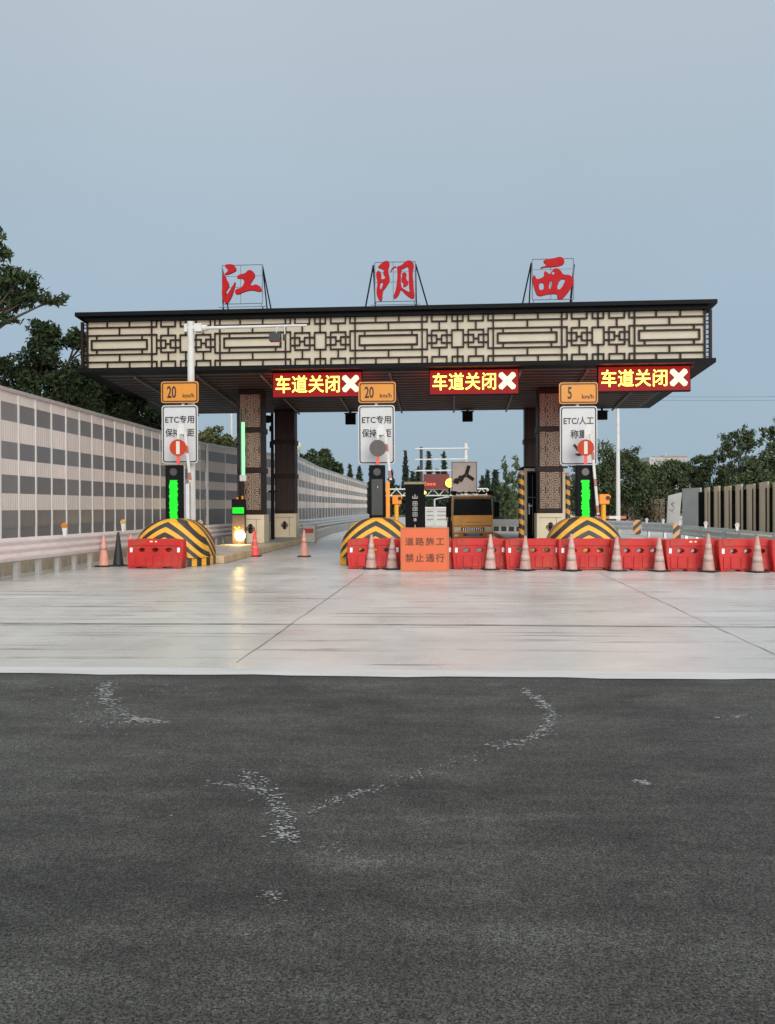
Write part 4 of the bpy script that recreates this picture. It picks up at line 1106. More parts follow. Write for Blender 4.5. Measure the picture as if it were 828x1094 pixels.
def guardrail(label, pts, z0, z1, waves, m, step, pside=.12, post_w=.14, group=None, zpost=0.0):
    t_ = thing('guardrail', label, 'guardrail', (0, 0, 0), 0, group)
    wave_beam(pts, z0, z1, waves).build('beam', m, t_)
    for q, a in along(pts, step):
        nr = Vector((math.sin(a), -math.cos(a)))
        c = q - nr * pside
        MB().box((0, 0, (z1 - .06) / 2), (post_w, .12, z1 - .06)).box((0, -pside / 2 + .0, (z0 + z1) / 2), (.1, pside - .03, (z1 - z0) * .5)).build('post', m if m is not M_steelpaint else M_galv, t_, (c.x, c.y, 0), a)
    return t_
def delineator(px, py, d, m, label, zbase, group):
    p = atD(px, py, d); h = p.z - zbase
    t_ = thing('delineator', label, 'reflector', (p.x, p.y, zbase), 0, group)
    MB().prism([(-.035, 0), (.035, 0), (.07, h * .6), (-.07, h * .6)], -.01, .01).build('bracket', M_white, t_)
    MB().tube((0, -.03, h * .68), (0, .01, h * .72), .085, n=16).build('lens', m, t_)
gl = [atG(12, 619.5), atG(37, 616), atG(59, 612.5), atG(78, 609.5), atG(96, 606.5)]
d_ = (gl[-1] - gl[0]).normalized()
gpts = [gl[0] - d_ * 6, gl[0], gl[2], gl[-1], gl[-1] + d_ * 14]
grl = guardrail('pale three-ridge guardrail along the striped sound wall beside the concrete', [(p.x + .06, p.y) for p in gpts], .46, 1.04, 3, M_steelpaint, 1.0, .10, .13)
M_amberlens = mat('amber_lens', (.55, .19, .03), .4)
for px, py, d, m, lab in ((69, 557, 22.4, M_amberlens, 'amber reflector on the pale rail, nearer of two'), (131.5, 553.5, 26.6, mat('cream_amber_lens', (.62, .42, .14), .3), 'amber reflector on the pale rail above the black cone'), (214, 555, 30, mat('pale_lens', (.6, .5, .4), .3), 'small pale reflector behind the striped nose by the mast')):
    delineator(px, py, d, m, lab, 1.02, 'reflectors on the sound wall rail')
# far rail and low wall on the curve beyond the columns
frp = [atD(px, 560, d) for px, d in ((306, 46.5), (330, 49), (348, 56), (368, 67), (394, 84), (405, 100))]
guardrail('silver guardrail curving along the far sound wall', [(p.x, p.y) for p in frp], .50, 1.08, 3, M_galv, 4.0)
cw = thing('kerb_wall', 'low concrete wall below the curving silver guardrail', 'low wall', (0, 0, 0))
mb = MB()
wp = [atD(px, 560, d) for px, d in ((337, 46.5), (352, 56), (371, 67), (396, 84), (407, 100))]
for a, b in zip(wp, wp[1:]):
    c = (a + b) / 2; mb.box((c.x, c.y, .24), ((b - a).length, .25, .47), rz=math.atan2(b.y - a.y, b.x - a.x))
mb.build('wall', M_concrete, cw)
MB().box((0, 0, .45), (.62, .8, .88)).build('end_block', M_concrete, cw, (atD(331, 560, 42.5).x, atD(331, 560, 42.5).y, 0), bev=.04)
MB().box((0, -.42, .60), (.5, .02, .22)).build('red_band', mat('red_band', (.30, .03, .02), .5), cw, (atD(331, 560, 42.5).x, atD(331, 560, 42.5).y, 0))

# right-hand rails
def rail_pts(l): return [(lambda p: (p.x, p.y))(atD(px, 560, d)) for px, d in l]
rcp = [Vector(p) for p in reversed(rail_pts([(900, 26), (828, 29), (775, 33.5), (727, 41)]))]
rc = guardrail('silver guardrail nearest the photo edge with a bright sheen, behind the barriers', list(reversed(rail_pts([(900, 26), (828, 29), (775, 33.5), (727, 41)]))), .34, .80, 2, M_galv, 2.0)
M_strip = mat('pale_yellow_sheen', (.86, .80, .50), .3)  # lit sheen on the rail, put in as pale yellow strips
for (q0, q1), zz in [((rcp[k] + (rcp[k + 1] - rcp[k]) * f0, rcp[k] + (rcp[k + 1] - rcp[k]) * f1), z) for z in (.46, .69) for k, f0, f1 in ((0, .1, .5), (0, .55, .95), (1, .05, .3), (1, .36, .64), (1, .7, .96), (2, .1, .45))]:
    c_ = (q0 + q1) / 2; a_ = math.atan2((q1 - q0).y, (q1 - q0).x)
    MB().box((0, 0, zz), ((q1 - q0).length, .012, .06)).build('sheen_strip', M_strip, rc, (c_.x + math.sin(a_) * .05, c_.y - math.cos(a_) * .05, 0), a_)
r2 = guardrail('short silver guardrail between the two hazard plates', list(reversed(rail_pts([(721, 45), (686, 49)]))), .30, .83, 2, M_galv, 2.0)
r3 = guardrail('far silver guardrail behind the leaning boom', list(reversed(rail_pts([(680, 52), (612, 58)]))), .28, .83, 2, M_galv, 2.0)
for px, (y0, y1), d, lab in ((680.5, (555.5, 571), 50.5, 'black and orange hazard plate on the farther rail end'), (723, (559.5, 578), 43, 'black and orange hazard plate on the nearer rail end')):
    a, b = atD(px, y0, d), atD(px, y1, d); w = 8.2 * d / FPX; h = a.z - b.z
    t_ = thing('hazard_plate', lab, 'road sign', (a.x, a.y, 0), 0, 'hazard plates at the rail ends')
    MB().bx(-w / 2, w / 2, -.03, 0, b.z, a.z).build('plate', M_platestripe, t_)
    MB().tube((0, .05, 0), (0, .05, a.z), .05, n=8).build('post', M_galv, t_)
for px, py, d, lab in ((691, 553.5, 47.5, 'white reflector on the short rail, nearer the leaning boom'), (708.5, 554.5, 46, 'white reflector on the middle of the short rail'), (726.5, 555.5, 41.2, 'white reflector beside the nearer hazard plate'), (754, 556.5, 36, 'white reflector on the shiny rail below the plain grey sheets'), (787.5, 558, 32.3, 'white reflector on the shiny rail below the dark fence gaps')):
    delineator(px, py, d, mat('white_lens', (.56, .55, .52), .5), lab, .78, 'white reflectors on the far rails')

# ------------------------------------------------------------------ sound walls
ZT = 4.92
DB = ((4.58, 4.09), (3.54, 3.08), (2.66, 2.17), (1.72, .95))
def bay_meshes(w):
    lt = MB(); dk = MB()
    for z0, z1 in ((4.09 - 0, 3.54), (3.08, 2.66), (2.17, 1.72)): lt.bx(0, w, -.04, .04, z1, z0)
    lt.bx(0, w, -.04, .04, 4.58, ZT - .06)
    k = int(w / .12)
    for z0, z1 in ((4.09, 3.54), (3.08, 2.66), (2.17, 1.72)):
        for i in range(1, k): lt.bx(i * w / k - .012, i * w / k + .012, -.045, -.04, z1 + .02, z0 - .02)
    for z1, z0 in DB[:3]: dk.bx(0, w, -.035, .035, z0, z1)
    dk.bx(0, w, -.035, .035, 1.24, 1.72); dk.bx(0, w, -.028, .028, .95, 1.236)
    ps = MB().bx(-.032, .032, -.058, .058, 0, ZT)
    cp_ = MB().bx(0, w, -.09, .09, ZT - .06, ZT + .04)
    bs = MB().bx(0, w, -.12, .12, 0, .95)
    return lt.mesh('pale_panel'), dk.mesh('grey_panel'), ps.mesh('post'), cp_.mesh('coping'), bs.mesh('plinth')
def soundwall(label, pts, step):
    t_ = thing('sound_wall', label, 'noise barrier', (0, 0, 0), 0)
    for a, b in zip(pts, pts[1:]):
        l = (b - a).length; n = max(1, round(l / step)); w = l / n; ang = math.atan2(b.y - a.y, b.x - a.x)
        ms = bay_meshes(w)
        for i in range(n):
            q = a + (b - a) * i / n
            for nm, me, m in zip(('pale_panel', 'grey_panel', 'post', 'coping', 'plinth'), ms, (M_lightpanel, M_darkpanel, M_post, M_galv, M_tanwall)):
                o = bpy.data.objects.new(nm, me); COL.objects.link(o)
                if not me.materials: me.materials.append(m)
                o.location = (q.x, q.y, 0); o.rotation_euler.z = ang; o.parent = t_
    return t_
W = lambda px, d: (lambda p: Vector((p.x, p.y)))(atD(px, 542, d))
w0, w1 = W(0, 21.95), W(219, 41.5)
dv = (w1 - w0).normalized()
soundwall('long sound wall of pale and grey squares running beside the pale guardrail', [w0 - dv * 3, w1], 1.0)
soundwall('sound wall turning to face the road with broad grey stripes, behind the mast', [w1 + Vector((.1, .1)), W(240, 43.8), W(318, 52.8)], 3.4)
soundwall('far sound wall curving away behind the second column', [W(318, 52.8), W(340, 66), W(358, 77), W(376, 92), W(392, 112)], 2.0)

# right: boundary fence of tan boards with dark gaps, then leaning grey sheets
M_tanboard = mat('tan_board', (.44, .345, .235), .7, 0, .12, .8, dirt=(.25, .2, .14), dirt_amt=.5, stretch=(2, 2, .5))
M_greysheet = mat('grey_sheet', (.32, .305, .285), .7, 0, .1, .8, dirt=(.25, .24, .22), dirt_amt=.5)
bf = thing('board_fence', 'tan board fence with dark upright gaps near the photo edge', 'fence', (0, 0, 0))
gaps = [750.5, 760.5, 771.5, 783.5, 795.5, 809, 823.5, 839, 856, 875, 896]
def fz(px): return CAM_H + (542 - (523 - (px - 735) * .095)) * fd(px) / FPX
def fd(px): return 74 - (px - 735) * .22
for i in range(len(gaps) - 1):
    a, b = W(gaps[i] + 3.0, fd(gaps[i])), W(gaps[i + 1] - 2.6, fd(gaps[i + 1])); c = (a + b) / 2
    h = 3.25 + .15 * (i % 2) * .4
    MB().box((0, 0, h / 2), ((b - a).length, .12, h)).build('board', M_tanboard, bf, (c.x, c.y, 0), math.atan2(b.y - a.y, b.x - a.x))
for g in gaps:
    a = W(g, fd(g) + .25)
    MB().box((0, 0, 1.45), (.62, .2, 2.9)).box((.0, -.1, 2.75), (.12, .2, .3)).box((0, -.12, 2.2), (.5, .1, .1)).box((0, -.12, .8), (.5, .1, .1)).build('post', M_black, bf, (a.x, a.y, 0))
gs = thing('sheet_hoarding', 'plain grey hoarding sheet at the end of the tan fence', 'hoarding', (0, 0, 0))
a, b = W(729.5, 75.5), W(749, 72)
c = (a + b) / 2
MB().box((0, 0, 1.65), ((b - a).length, .1, 3.3)).build('sheet', M_greysheet, gs, (c.x, c.y, 0), math.atan2(b.y - a.y, b.x - a.x))
MB().box((-.9, .2, 1.5), (.1, .1, 3.0)).box((.8, .2, 1.5), (.1, .1, 3.0)).build('post', M_galv, gs, (c.x, c.y, 0), math.atan2(b.y - a.y, b.x - a.x))
gs2 = thing('leaning_sheet', 'tilted grey hoarding sheet with dark scribble on it', 'hoarding', (0, 0, 0))
a = W(712, 78); s = 78 / FPX
o = MB().prism([(0, 0), (1.15, 0), (1.42, 3.0), (.15, 2.7)], -.05, .05).build('sheet', M_greysheet, gs2, (a.x, a.y, 0), YAW)
mb = MB()
for k in range(14):
    x, z = .3 + random.random() * .5, 1.2 + random.random() * .9
    mb.box((x, -.055, z), (random.uniform(.08, .3), .006, .05), ry=random.uniform(-1.2, 1.2))
mb.build('scribble', mat('scribble_ink', (.10, .11, .13), .6), gs2, (a.x, a.y, 0), YAW)
MB().box((.8, .25, 1.2), (.1, .1, 2.4)).build('post', M_galv, gs2, (a.x, a.y, 0))

# ------------------------------------------------------------------ trees
def leaf_cloud(rng, clumps, n, leaf, stretch=1.9, droop=.0, fill=.45, mini=0):
    C = np.array([c for c, r in clumps], float); R = np.array([r for c, r in clumps], float)
    if R.ndim == 1: R = np.column_stack((R, R, R * .8))
    if mini:
        Cs, Rs = [], []
        for c, r in zip(C, R):
            for _ in range(mini):
                d = rng.normal(size=3); d /= np.linalg.norm(d)
                Cs.append(c + d * r * (.35 + .6 * rng.random() ** .5)); Rs.append(r * (.26 + .26 * rng.random()))
        C, R = np.array(Cs), np.array(Rs)
    wts = (R.prod(1)) ** (2 / 3); wts /= wts.sum()
    k = rng.choice(len(C), n, p=wts)
    d = rng.normal(size=(n, 3)); d /= np.linalg.norm(d, axis=1)[:, None]
    rr = fill + (1.08 - fill) * rng.random(n) ** .6
    wob = 1 + .22 * np.sin(d[:, 0] * 7 + k) * np.cos(d[:, 2] * 6 + k * 2)
    P = C[k] + d * R[k] * (rr * wob)[:, None]
    u = rng.normal(size=(n, 3)); u[:, 2] -= droop; u /= np.linalg.norm(u, axis=1)[:, None]
    v = rng.normal(size=(n, 3)); v[:, 2] *= .6; v -= (v * u).sum(1)[:, None] * u; v /= np.linalg.norm(v, axis=1)[:, None]
    L_ = leaf * (.6 + .8 * rng.random(n))[:, None]
    w = np.cross(u, v)
    A = P - u * L_ * stretch / 2; B = P + v * L_ * .42 + w * L_ * .12; Cc = P + u * L_ * stretch / 2; D = P - v * L_ * .42 + w * L_ * .12
    V = np.stack((A, B, Cc, D), 1).reshape(-1, 3)
    me = bpy.data.meshes.new('crown')
    me.vertices.add(4 * n); me.vertices.foreach_set('co', V.ravel())
    me.loops.add(4 * n); me.loops.foreach_set('vertex_index', np.arange(4 * n))
    me.polygons.add(n); me.polygons.foreach_set('loop_start', np.arange(0, 4 * n, 4)); me.polygons.foreach_set('loop_total', np.full(n, 4))
    me.update(); me.validate()
    return me
def tree(name, label, base, clumps, n, leaf, m, seed, group=None, trunk_r=.2, cat='tree', stretch=1.9, droop=0.0, fill=.45, limbs=True, mini=12):
    """base: foot on the ground; clumps: (x, y, z, r) relative to the foot"""
    rng = np.random.default_rng(seed); rr = random.Random(seed)
    t_ = thing(name, label, cat, base, 0, group)
    cl = [((x, y, z), (r if isinstance(r, tuple) else (r, r, r * .85))) for x, y, z, r in clumps]
    tm = MB(); topz = max(c[0][2] for c in cl); lowz = min(c[0][2] - c[1][2] for c in cl)
    mx_, my_ = np.mean([c[0][0] for c in cl]), np.mean([c[0][1] for c in cl])
    fork = Vector((mx_ * .3, my_ * .3, max(lowz * .9, topz * .35)))
    tm.path([Vector((0, 0, -.1)), fork * .5 + Vector((rr.uniform(-.15, .15), 0, 0)), fork], [trunk_r, trunk_r * .8, trunk_r * .65])
    if limbs:
        for c, r in cl:
            c = Vector(c); mid = fork.lerp(c, .5) + Vector((rr.uniform(-.3, .3), rr.uniform(-.3, .3), rr.uniform(.0, .4)))
            tm.path([fork, mid, c], [trunk_r * .45, trunk_r * .3, trunk_r * .1], 6)
            for _ in range(3):
                q = c + Vector((rr.uniform(-1, 1) * r[0], rr.uniform(-1, 1) * r[1], rr.uniform(-.6, .9) * r[2])) * .8
                tm.path([mid.lerp(c, .6), q], [trunk_r * .14, trunk_r * .04], 5)
    else:
        tm.path([fork, Vector((0, 0, topz))], [trunk_r * .65, trunk_r * .15], 6)
    tm.build('trunk', M_bark, t_)
    link('crown', leaf_cloud(rng, cl, n, leaf, stretch, droop, fill, mini), m, t_)
    return t_
def px_clumps(base, d, lst):
    """clumps given as seen: (x pixel, y pixel, radius in pixels, depth offset)"""
    out = []
    for px, py, r, dd in lst:
        p = atD(px, py, d + dd); k = (d + dd) / FPX
        out.append((p.x - base.x, p.y - base.y, p.z, r * k if not isinstance(r, tuple) else (r[0] * k, r[0] * k, r[1] * k)))
    return out
def px_tree(name, label, px, d, lst, n, leaf, m, seed, **k):
    b = atD(px, 542, d); b.z = -.06
    return tree(name, label, b, px_clumps(b, d, lst), n, leaf, m, seed, **k)
GL = 'trees behind the sound wall'
px_tree('leafy_tree', 'tall tree whose drooping leafy boughs reach over the sound wall against open sky', -60, 27, [(-40, 250, 40, 0), (-5, 262, (16, 14), -.5), (-20, 300, 42, .6), (20, 296, (24, 17), 0), (38, 312, (20, 11), .3), (57, 318, (13, 8), 0), (-30, 330, 28, 0), (10, 322, (22, 10), .5), (3, 338, (15, 6), 0), (-70, 290, 50, 1)], 8500, .10, L_dark, 1, group=GL, trunk_r=.16, stretch=2.5, droop=.35, fill=.1, mini=11)
px_tree('leafy_tree', 'dense dark tree rising just above the sound wall coping under the drooping boughs', 40, 34, [(35, 372, 30, 0), (10, 400, 30, .5), (60, 395, 32, 0), (80, 365, 16, 0), (20, 430, 36, 0), (70, 430, 36, 1), (-20, 410, 36, 0), (50, 350, 13, 0)], 17000, .115, L_dark, 2, group=GL, trunk_r=.26, fill=.3)
px_tree('leafy_tree', 'dark tree showing beside and beneath the canopy corner', 106, 40, [(104, 385, 20, 0), (96, 420, 30, 0), (125, 428, 28, 0), (140, 446, 26, 0), (110, 455, 28, 0)], 13000, .13, L_dark, 3, group=GL, trunk_r=.24, fill=.3)
px_tree('leafy_tree', 'thin leaved dark tree below the canopy soffit behind the amber speed plate', 152, 48, [(148, 436, (26, 20), 0), (168, 452, 20, 0), (140, 462, 22, 0), (174, 466, 16, 1)], 5000, .15, L_dark, 4, group=GL, fill=.2)
px_tree('round_tree', 'yellowish green round tree seen past the mast under the canopy', 226, 62, [(226, 466, 17, 0), (216, 472, 15, 0), (238, 474, 13, 0), (204, 470, 14, 0), (180, 470, 14, 3), (228, 482, 18, 0)], 7000, .16, L_yellowish, 5, group=GL, fill=.4)
px_tree('round_tree', 'small rounded green tree beyond the far white lamp pole', 252, 75, [(254, 478, 10, 0), (246, 480, 9, 0), (262, 482, 10, 0)], 1500, .24, L_mid, 6, group=GL, fill=.4)
px_tree('round_tree', 'dark spreading tree over the far curving sound wall', 340, 120, [(340, 492, 14, 0), (328, 494, 12, 0), (352, 497, 11, 0), (346, 486, 8, 0), (320, 500, 12, 0), (360, 504, 8, 0)], 4200, .32, L_dark, 7, group=GL, fill=.35)

def conifer(px, top, d, wpx, label, seed, m=L_con, n=1500, base=552):
    b = atD(px, 542, d); b.z = -.06
    ht = atD(px, top, d).z; k = d / FPX; cl = []
    for i in range(7):
        f = i / 6; cl.append((0, 0, ht * (.18 + .74 * f), ((wpx / 2) * k * (1.05 - .88 * f), (wpx / 2) * k * (1.05 - .88 * f), ht * .10)))
    return tree('conifer_tree', label, b, cl, n, .012 * d * .28, m, seed, 'conifers beyond the gate', .22, stretch=2.2, droop=.5, fill=.15, limbs=False, mini=0)
CON = [(374, 497, 11, 'conifer at the tip of the far curving wall'), (384, 499, 12, 'low conifer behind the unlit signal, beside the wall tip'), (397, 500, 12, 'conifer mostly behind the unlit signal'), (418, 503, 13, 'low conifer seen over the yellow post'),
       (433.5, 482, 9, 'tallest slim conifer rising left of the dark gantry post'), (441, 505, 12, 'low conifer behind the black kiosk lid'), (458.5, 482, 9, 'slim pointed conifer just right of the dark gantry post'), (447, 500, 10, 'conifer half hidden by the dark gantry post'), (468, 503, 12, 'broad low conifer behind the red far display'),
       (474.5, 484, 8, 'thin conifer touching the white arrow board edge'), (515.5, 508, 8, 'small conifer right of the white arrow board'), (521, 503, 8, 'pointed conifer above the truck mirror')]
for i, (px, top, wpx, lab) in enumerate(CON): conifer(px, top, 150 + (i % 3) * 14, wpx, lab, 40 + i)
conifer(529.5, 502, 95, 17, 'big dark conifer between truck and bare trees', 60, L_con, 3200)
conifer(543, 520, 88, 20, 'bushy low conifer at the foot of the bare trees', 61, L_mid, 2600)
px_tree('slender_tree', 'tall thin-leaved young tree nearest the striped guard post', 551, 80, [(551, 495, (3.5, 9), 0), (550, 510, (6, 9), 0), (553, 525, (7, 9), 0), (549, 538, (8, 10), 0), (556, 512, (4, 12), 0)], 620, .24, L_pale, 70, group='slender young trees', trunk_r=.1, fill=.1)
px_tree('slender_tree', 'tall thin-leaved young tree beside the big dark conifer', 540, 82, [(539, 494, (3, 8), 0), (541, 508, (5, 9), 0), (538, 522, (6, 9), 0), (542, 536, (7, 10), 0)], 560, .24, L_pale, 71, group='slender young trees', trunk_r=.1, fill=.1)
GR = 'trees beyond the boundary fence'
px_tree('leafy_tree', 'dark broad tree beside the booth, behind the leaning boom', 650, 88, [(655, 490, 22, 0), (640, 505, 26, 0), (672, 490, 15, 0), (668, 515, 26, 0), (640, 535, 26, 0), (686, 500, 6, 0), (612, 520, 20, 0), (672, 540, 24, 0)], 16000, .19, L_mid, 80, group=GR, fill=.35, trunk_r=.35)
px_tree('leafy_tree', 'green tree below the hilltop building', 712, 110, [(700, 508, 16, 0), (722, 506, 17, 0), (738, 510, 15, 0), (690, 520, 15, 0), (712, 526, 22, 0), (735, 530, 20, 0), (692, 508, 14, 0), (712, 510, 18, 0), (730, 505, 15, 0), (690, 532, 18, 0)], 17000, .23, L_mid, 81, group=GR, fill=.4)
px_tree('leafy_tree', 'airy tree with gaps of sky over the grey hoarding', 762, 92, [(752, 491, (12, 6), 0), (768, 487, (9, 6), 0), (762, 508, 17, 0), (745, 508, 12, 0), (780, 508, 14, 0), (765, 527, 22, 0)], 8000, .2, L_mid, 82, group=GR, fill=.25)
px_tree('slender_tree', 'tall open-topped tree with sparse upper leaves over the tan fence', 790, 84, [(781, 468, (12, 9), 0), (793, 462, (12, 9), 0), (790, 480, (14, 11), 0), (804, 470, (10, 10), 0), (776, 482, (9, 8), 0), (792, 500, 15, 0)], 2300, .19, L_mid, 83, group=GR, fill=.1, trunk_r=.16)
px_tree('leafy_tree', 'full dark green tree at the photo edge over the tan fence', 822, 80, [(820, 494, 17, 0), (805, 503, 15, 0), (838, 488, 20, 0), (815, 515, 22, 0), (835, 515, 25, 0), (796, 520, 18, 0), (860, 500, 30, 0)], 15000, .19, L_mid, 84, group=GR, fill=.35)
px_tree('slender_tree', 'high sparse bough tree at the very photo edge against the sky', 829, 86, [(822, 458, (9, 6), 0), (832, 462, (12, 10), 0), (818, 470, (6, 8), 0), (840, 452, (12, 10), 0)], 900, .2, L_mid, 85, group=GR, fill=.05, trunk_r=.14)
fw = MB()
tag(link('far_woodland', leaf_cloud(np.random.default_rng(99), [((x, 210 + 12 * math.sin(x * .13), 2.2), (9, 6, 4.2 + 1.2 * math.sin(x * .31))) for x in range(-60, 130, 7)], 16000, .75, 1.6), L_con), kind='stuff')
# brown creeper on the farther boundary
vn = thing('vine_fence', 'brown creeper covered fence beyond the leaning sheet', 'fence', (0, 0, 0))
va, vb = W(671, 100), W(711, 80)
n_ = 18
for k in range(9):
    q = va.lerp(vb, k / 8)
    MB().box((0, 0, 1.3), (.14, .14, 2.6)).build('post', M_black, vn, (q.x, q.y, 0))
q = (va + vb) / 2
MB().box((0, 0, 1.2), ((vb - va).length, .06, 2.4)).build('panel', M_tanboard, vn, (q.x, q.y + .3, 0), math.atan2(vb.y - va.y, vb.x - va.x))
link('creeper', leaf_cloud(np.random.default_rng(5), [((*(va.lerp(vb, k / 14) - Vector((0, .5))), 1.3), (1.0, .3, 1.15)) for k in range(15)], 1900, .16, 1.8), L_dry, vn)

# ------------------------------------------------------------------ truck with an arrow board
dTk = 45.0
pt_ = atD(505, 542, dTk)
tk = thing('truck', 'orange flat-nosed truck with a white board on its back, behind the barriers', 'truck', (pt_.x, pt_.y, 0), YAW * .6)
M_truck = mat('truck_orange', (.86, .37, .045), .38, 0, .08, 2, dirt=(.25, .12, .04), dirt_amt=.35)
sk = dTk / FPX
z_ = lambda y: zat(y, dTk) - .02
wT = 2.28
cabp = [(-1.06, z_(576)), (1.06, z_(576)), (1.08, z_(551)), (1.05, z_(533)), (.96, z_(529)), (-.96, z_(529)), (-1.05, z_(533)), (-1.08, z_(551))]
MB().prism([(x, z) for x, z in cabp], 0, 1.9).build('cab', M_truck, tk, bev=.05)
ws = MB().prism([(-1.03, z_(550.5)), (1.03, z_(550.5)), (.985, z_(533.2)), (-.985, z_(533.2))], -.025, -.004).build('windscreen', M_glass, tk, bev=.01)
MB().tube((-.1, -.03, z_(549)), (-.75, -.03, z_(546)), .012, n=5).tube((.75, -.03, z_(549)), (.1, -.03, z_(546)), .012, n=5).build('wiper', M_ink, ws)
MB().bx(-.60, .60, -.03, -.004, z_(567.5), z_(563.5)).build('grille', M_ink, tk)
for sx in (-1, 1):
    MB().prism([(sx * 1.035, z_(550)), (sx * 1.078, z_(550)), (sx * 1.045, z_(533.5)), (sx * .99, z_(533.5))], -.03, -.006).build('pillar_trim', mat('pillar_grey', (.30, .25, .20), .5), tk)
MB().bx(-1.04, 1.04, -.16, .05, z_(532.6), z_(530.6)).build('sun_visor', mat('visor_brown', (.22, .15, .10), .5), tk, bev=.02)
MB().bx(-1.05, 1.05, -.012, -.004, z_(562.2), z_(561.6)).build('panel_seam', M_ink, tk)
for sx in (-1, 1): MB().bx(sx * .78, sx * .98, -.105, -.095, z_(573), z_(571)).build('fog_lamp', mat('headlight_glass', (.62, .60, .52), .2), tk, bev=.01)
MB().bx(-1.22, 1.22, 2.0, 2.08, .35, z_(531)).build('headboard', M_ink, tk)
g_ = MB()
for k in range(11): g_.box((-.5 + k * .1, -.036, z_(565.5)), (.025, .01, .17))
g_.build('grille_bars', M_chrome, tk)
for sx in (-1, 1):
    MB().bx(sx * .64, sx * 1.0, -.04, -.003, z_(568), z_(563)).build('headlight', mat('headlight_glass', (.62, .60, .52), .2), tk, bev=.02)
    MB().bx(sx * 1.14, sx * 1.42, -.08, .1, z_(552.5), z_(536.5)).build('mirror', M_black, tk, bev=.04)
    MB().tube((sx * 1.1, .05, z_(536)), (sx * 1.3, .02, z_(539)), .025, n=6).build('mirror_arm', M_black, tk)
    MB().tube((sx * 1.12, 1.0, .5), (sx * .8, 1.0, .5), .5, n=24).build('wheel', M_rubber, tk)
    MB().tube((sx * 1.12, 5.2, .5), (sx * .65, 5.2, .5), .5, n=24).build('wheel', M_rubber, tk)
MB().bx(-1.06, 1.06, -.09, .02, z_(574.5), z_(569)).build('bumper', mat('bumper_orange', (.42, .17, .05), .45), tk, bev=.03)
MB().bx(-.52, .52, -.10, -.092, z_(572.5), z_(570)).build('bumper_slot', M_ink, tk)
MB().bx(-.30, .36, -.112, -.104, z_(572.8), z_(570.0)).build('number_plate', M_blue, tk)
mb = MB()
for k in range(7): mb.box((-.30 + k * .1, -.009, z_(558.2) + .02 * (k % 2)), (.07, .006, .035))
mb.build('badge', mat('badge_dark', (.2, .07, .02), .4), tk)
MB().bx(-1.02, 1.02, .3, .36, z_(526.8), z_(525.6)).bx(-1.02, 1.02, 1.5, 1.56, z_(526.8), z_(525.6)).bx(-1.0, -.92, .3, 1.5, z_(528.9), z_(527)).bx(.92, 1.0, .3, 1.5, z_(528.9), z_(527)).box((-1.0, .2, z_(526.5)), (.3, .2, .2)).box((.95, .2, z_(526.5)), (.3, .2, .2)).build('roof_rack', M_black, tk)
MB().bx(-1.15, 1.15, 2.1, 6.6, .9, 1.5).build('bed', M_truck, tk, bev=.03)
MB().bx(-.5, .5, .2, 6.5, .45, .9).build('chassis', M_ink, tk)
# white arrow board standing on the bed
dBd = dTk + 2.6
bx_ = (499.5 - 505) * sk; bwid = 27.5 * dBd / FPX; bz0, bz1 = zat(525.5, dBd), zat(493.5, dBd)
bd = MB().bx(bx_ - bwid / 2, bx_ + bwid / 2, 2.55, 2.62, bz0, bz1).build('arrow_board', mat('board_white', (.86, .78, .74), .5, 0, .05), tk, bev=.01)
tag(bd, 'white board with a black three-way arrow')
ar = MB()
def bline(p, q, w, y=2.535):
    (x0, y0), (x1, y1) = p, q
    X = lambda x: bx_ + (x - 499.5) * dBd / FPX
    a, b = Vector((X(x0), 0, zat(y0, dBd))), Vector((X(x1), 0, zat(y1, dBd)))
    c = (a + b) / 2; ar.box((c.x, y, c.z), ((b - a).length, .01, w), ry=-math.atan2((b - a).z, (b - a).x))
bline((504.5, 498), (501.5, 508), .2); bline((502, 508), (509.5, 513), .2, 2.532); bline((501, 508), (488, 516), .18, 2.529); bline((494, 509), (498, 513), .16, 2.526); bline((489.5, 512), (493, 517), .2, 2.523); bline((498, 511), (495, 515), .17, 2.52)
ar.build('arrow', M_ink, bd)
bo_ = MB().bx(bx_ - bwid / 2 + .02, bx_ + bwid / 2 - .02, 2.538, 2.546, bz1 - .05, bz1 - .02).bx(bx_ - bwid / 2 + .02, bx_ - bwid / 2 + .05, 2.538, 2.546, bz0 + .05, bz1 - .051).bx(bx_ + bwid / 2 - .05, bx_ + bwid / 2 - .02, 2.538, 2.546, bz0 + .05, bz1 - .051)
bo_.build('board_border', mat('border_brown', (.2, .12, .1), .5), bd)
MB().box((bx_ - .5, 2.7, (bz0 + 1.5) / 2), (.1, .1, bz0 - 1.5 + .3)).box((bx_ + .5, 2.7, (bz0 + 1.5) / 2), (.1, .1, bz0 - 1.5 + .3)).build('board_leg', M_galv, bd)

# low white wall with square openings right of the truck
lw = thing('low_barrier_wall', 'low pale wall with square dark openings beside the truck', 'low wall', (0, 0, 0), 0)
a, b = W(526, 52), W(566, 50.5)
c = (a + b) / 2; ang = math.atan2(b.y - a.y, b.x - a.x); ln = (b - a).length
MB().box((0, 0, .31), (ln, .3, .6)).build('wall', M_white, lw, (c.x, c.y, 0), ang)
MB().box((0, -.03, .80), (ln, .3, .36)).build('coping', mat('coping_bluegrey', (.34, .37, .40), .5), lw, (c.x, c.y, 0), ang)
for k in range(5):
    MB().box((-ln / 2 + .35 + k * .52, -.152, .38), (.36, .01, .34)).build('opening', mat('opening_dark', (.06, .065, .07), .5), lw, (c.x, c.y, 0), ang)

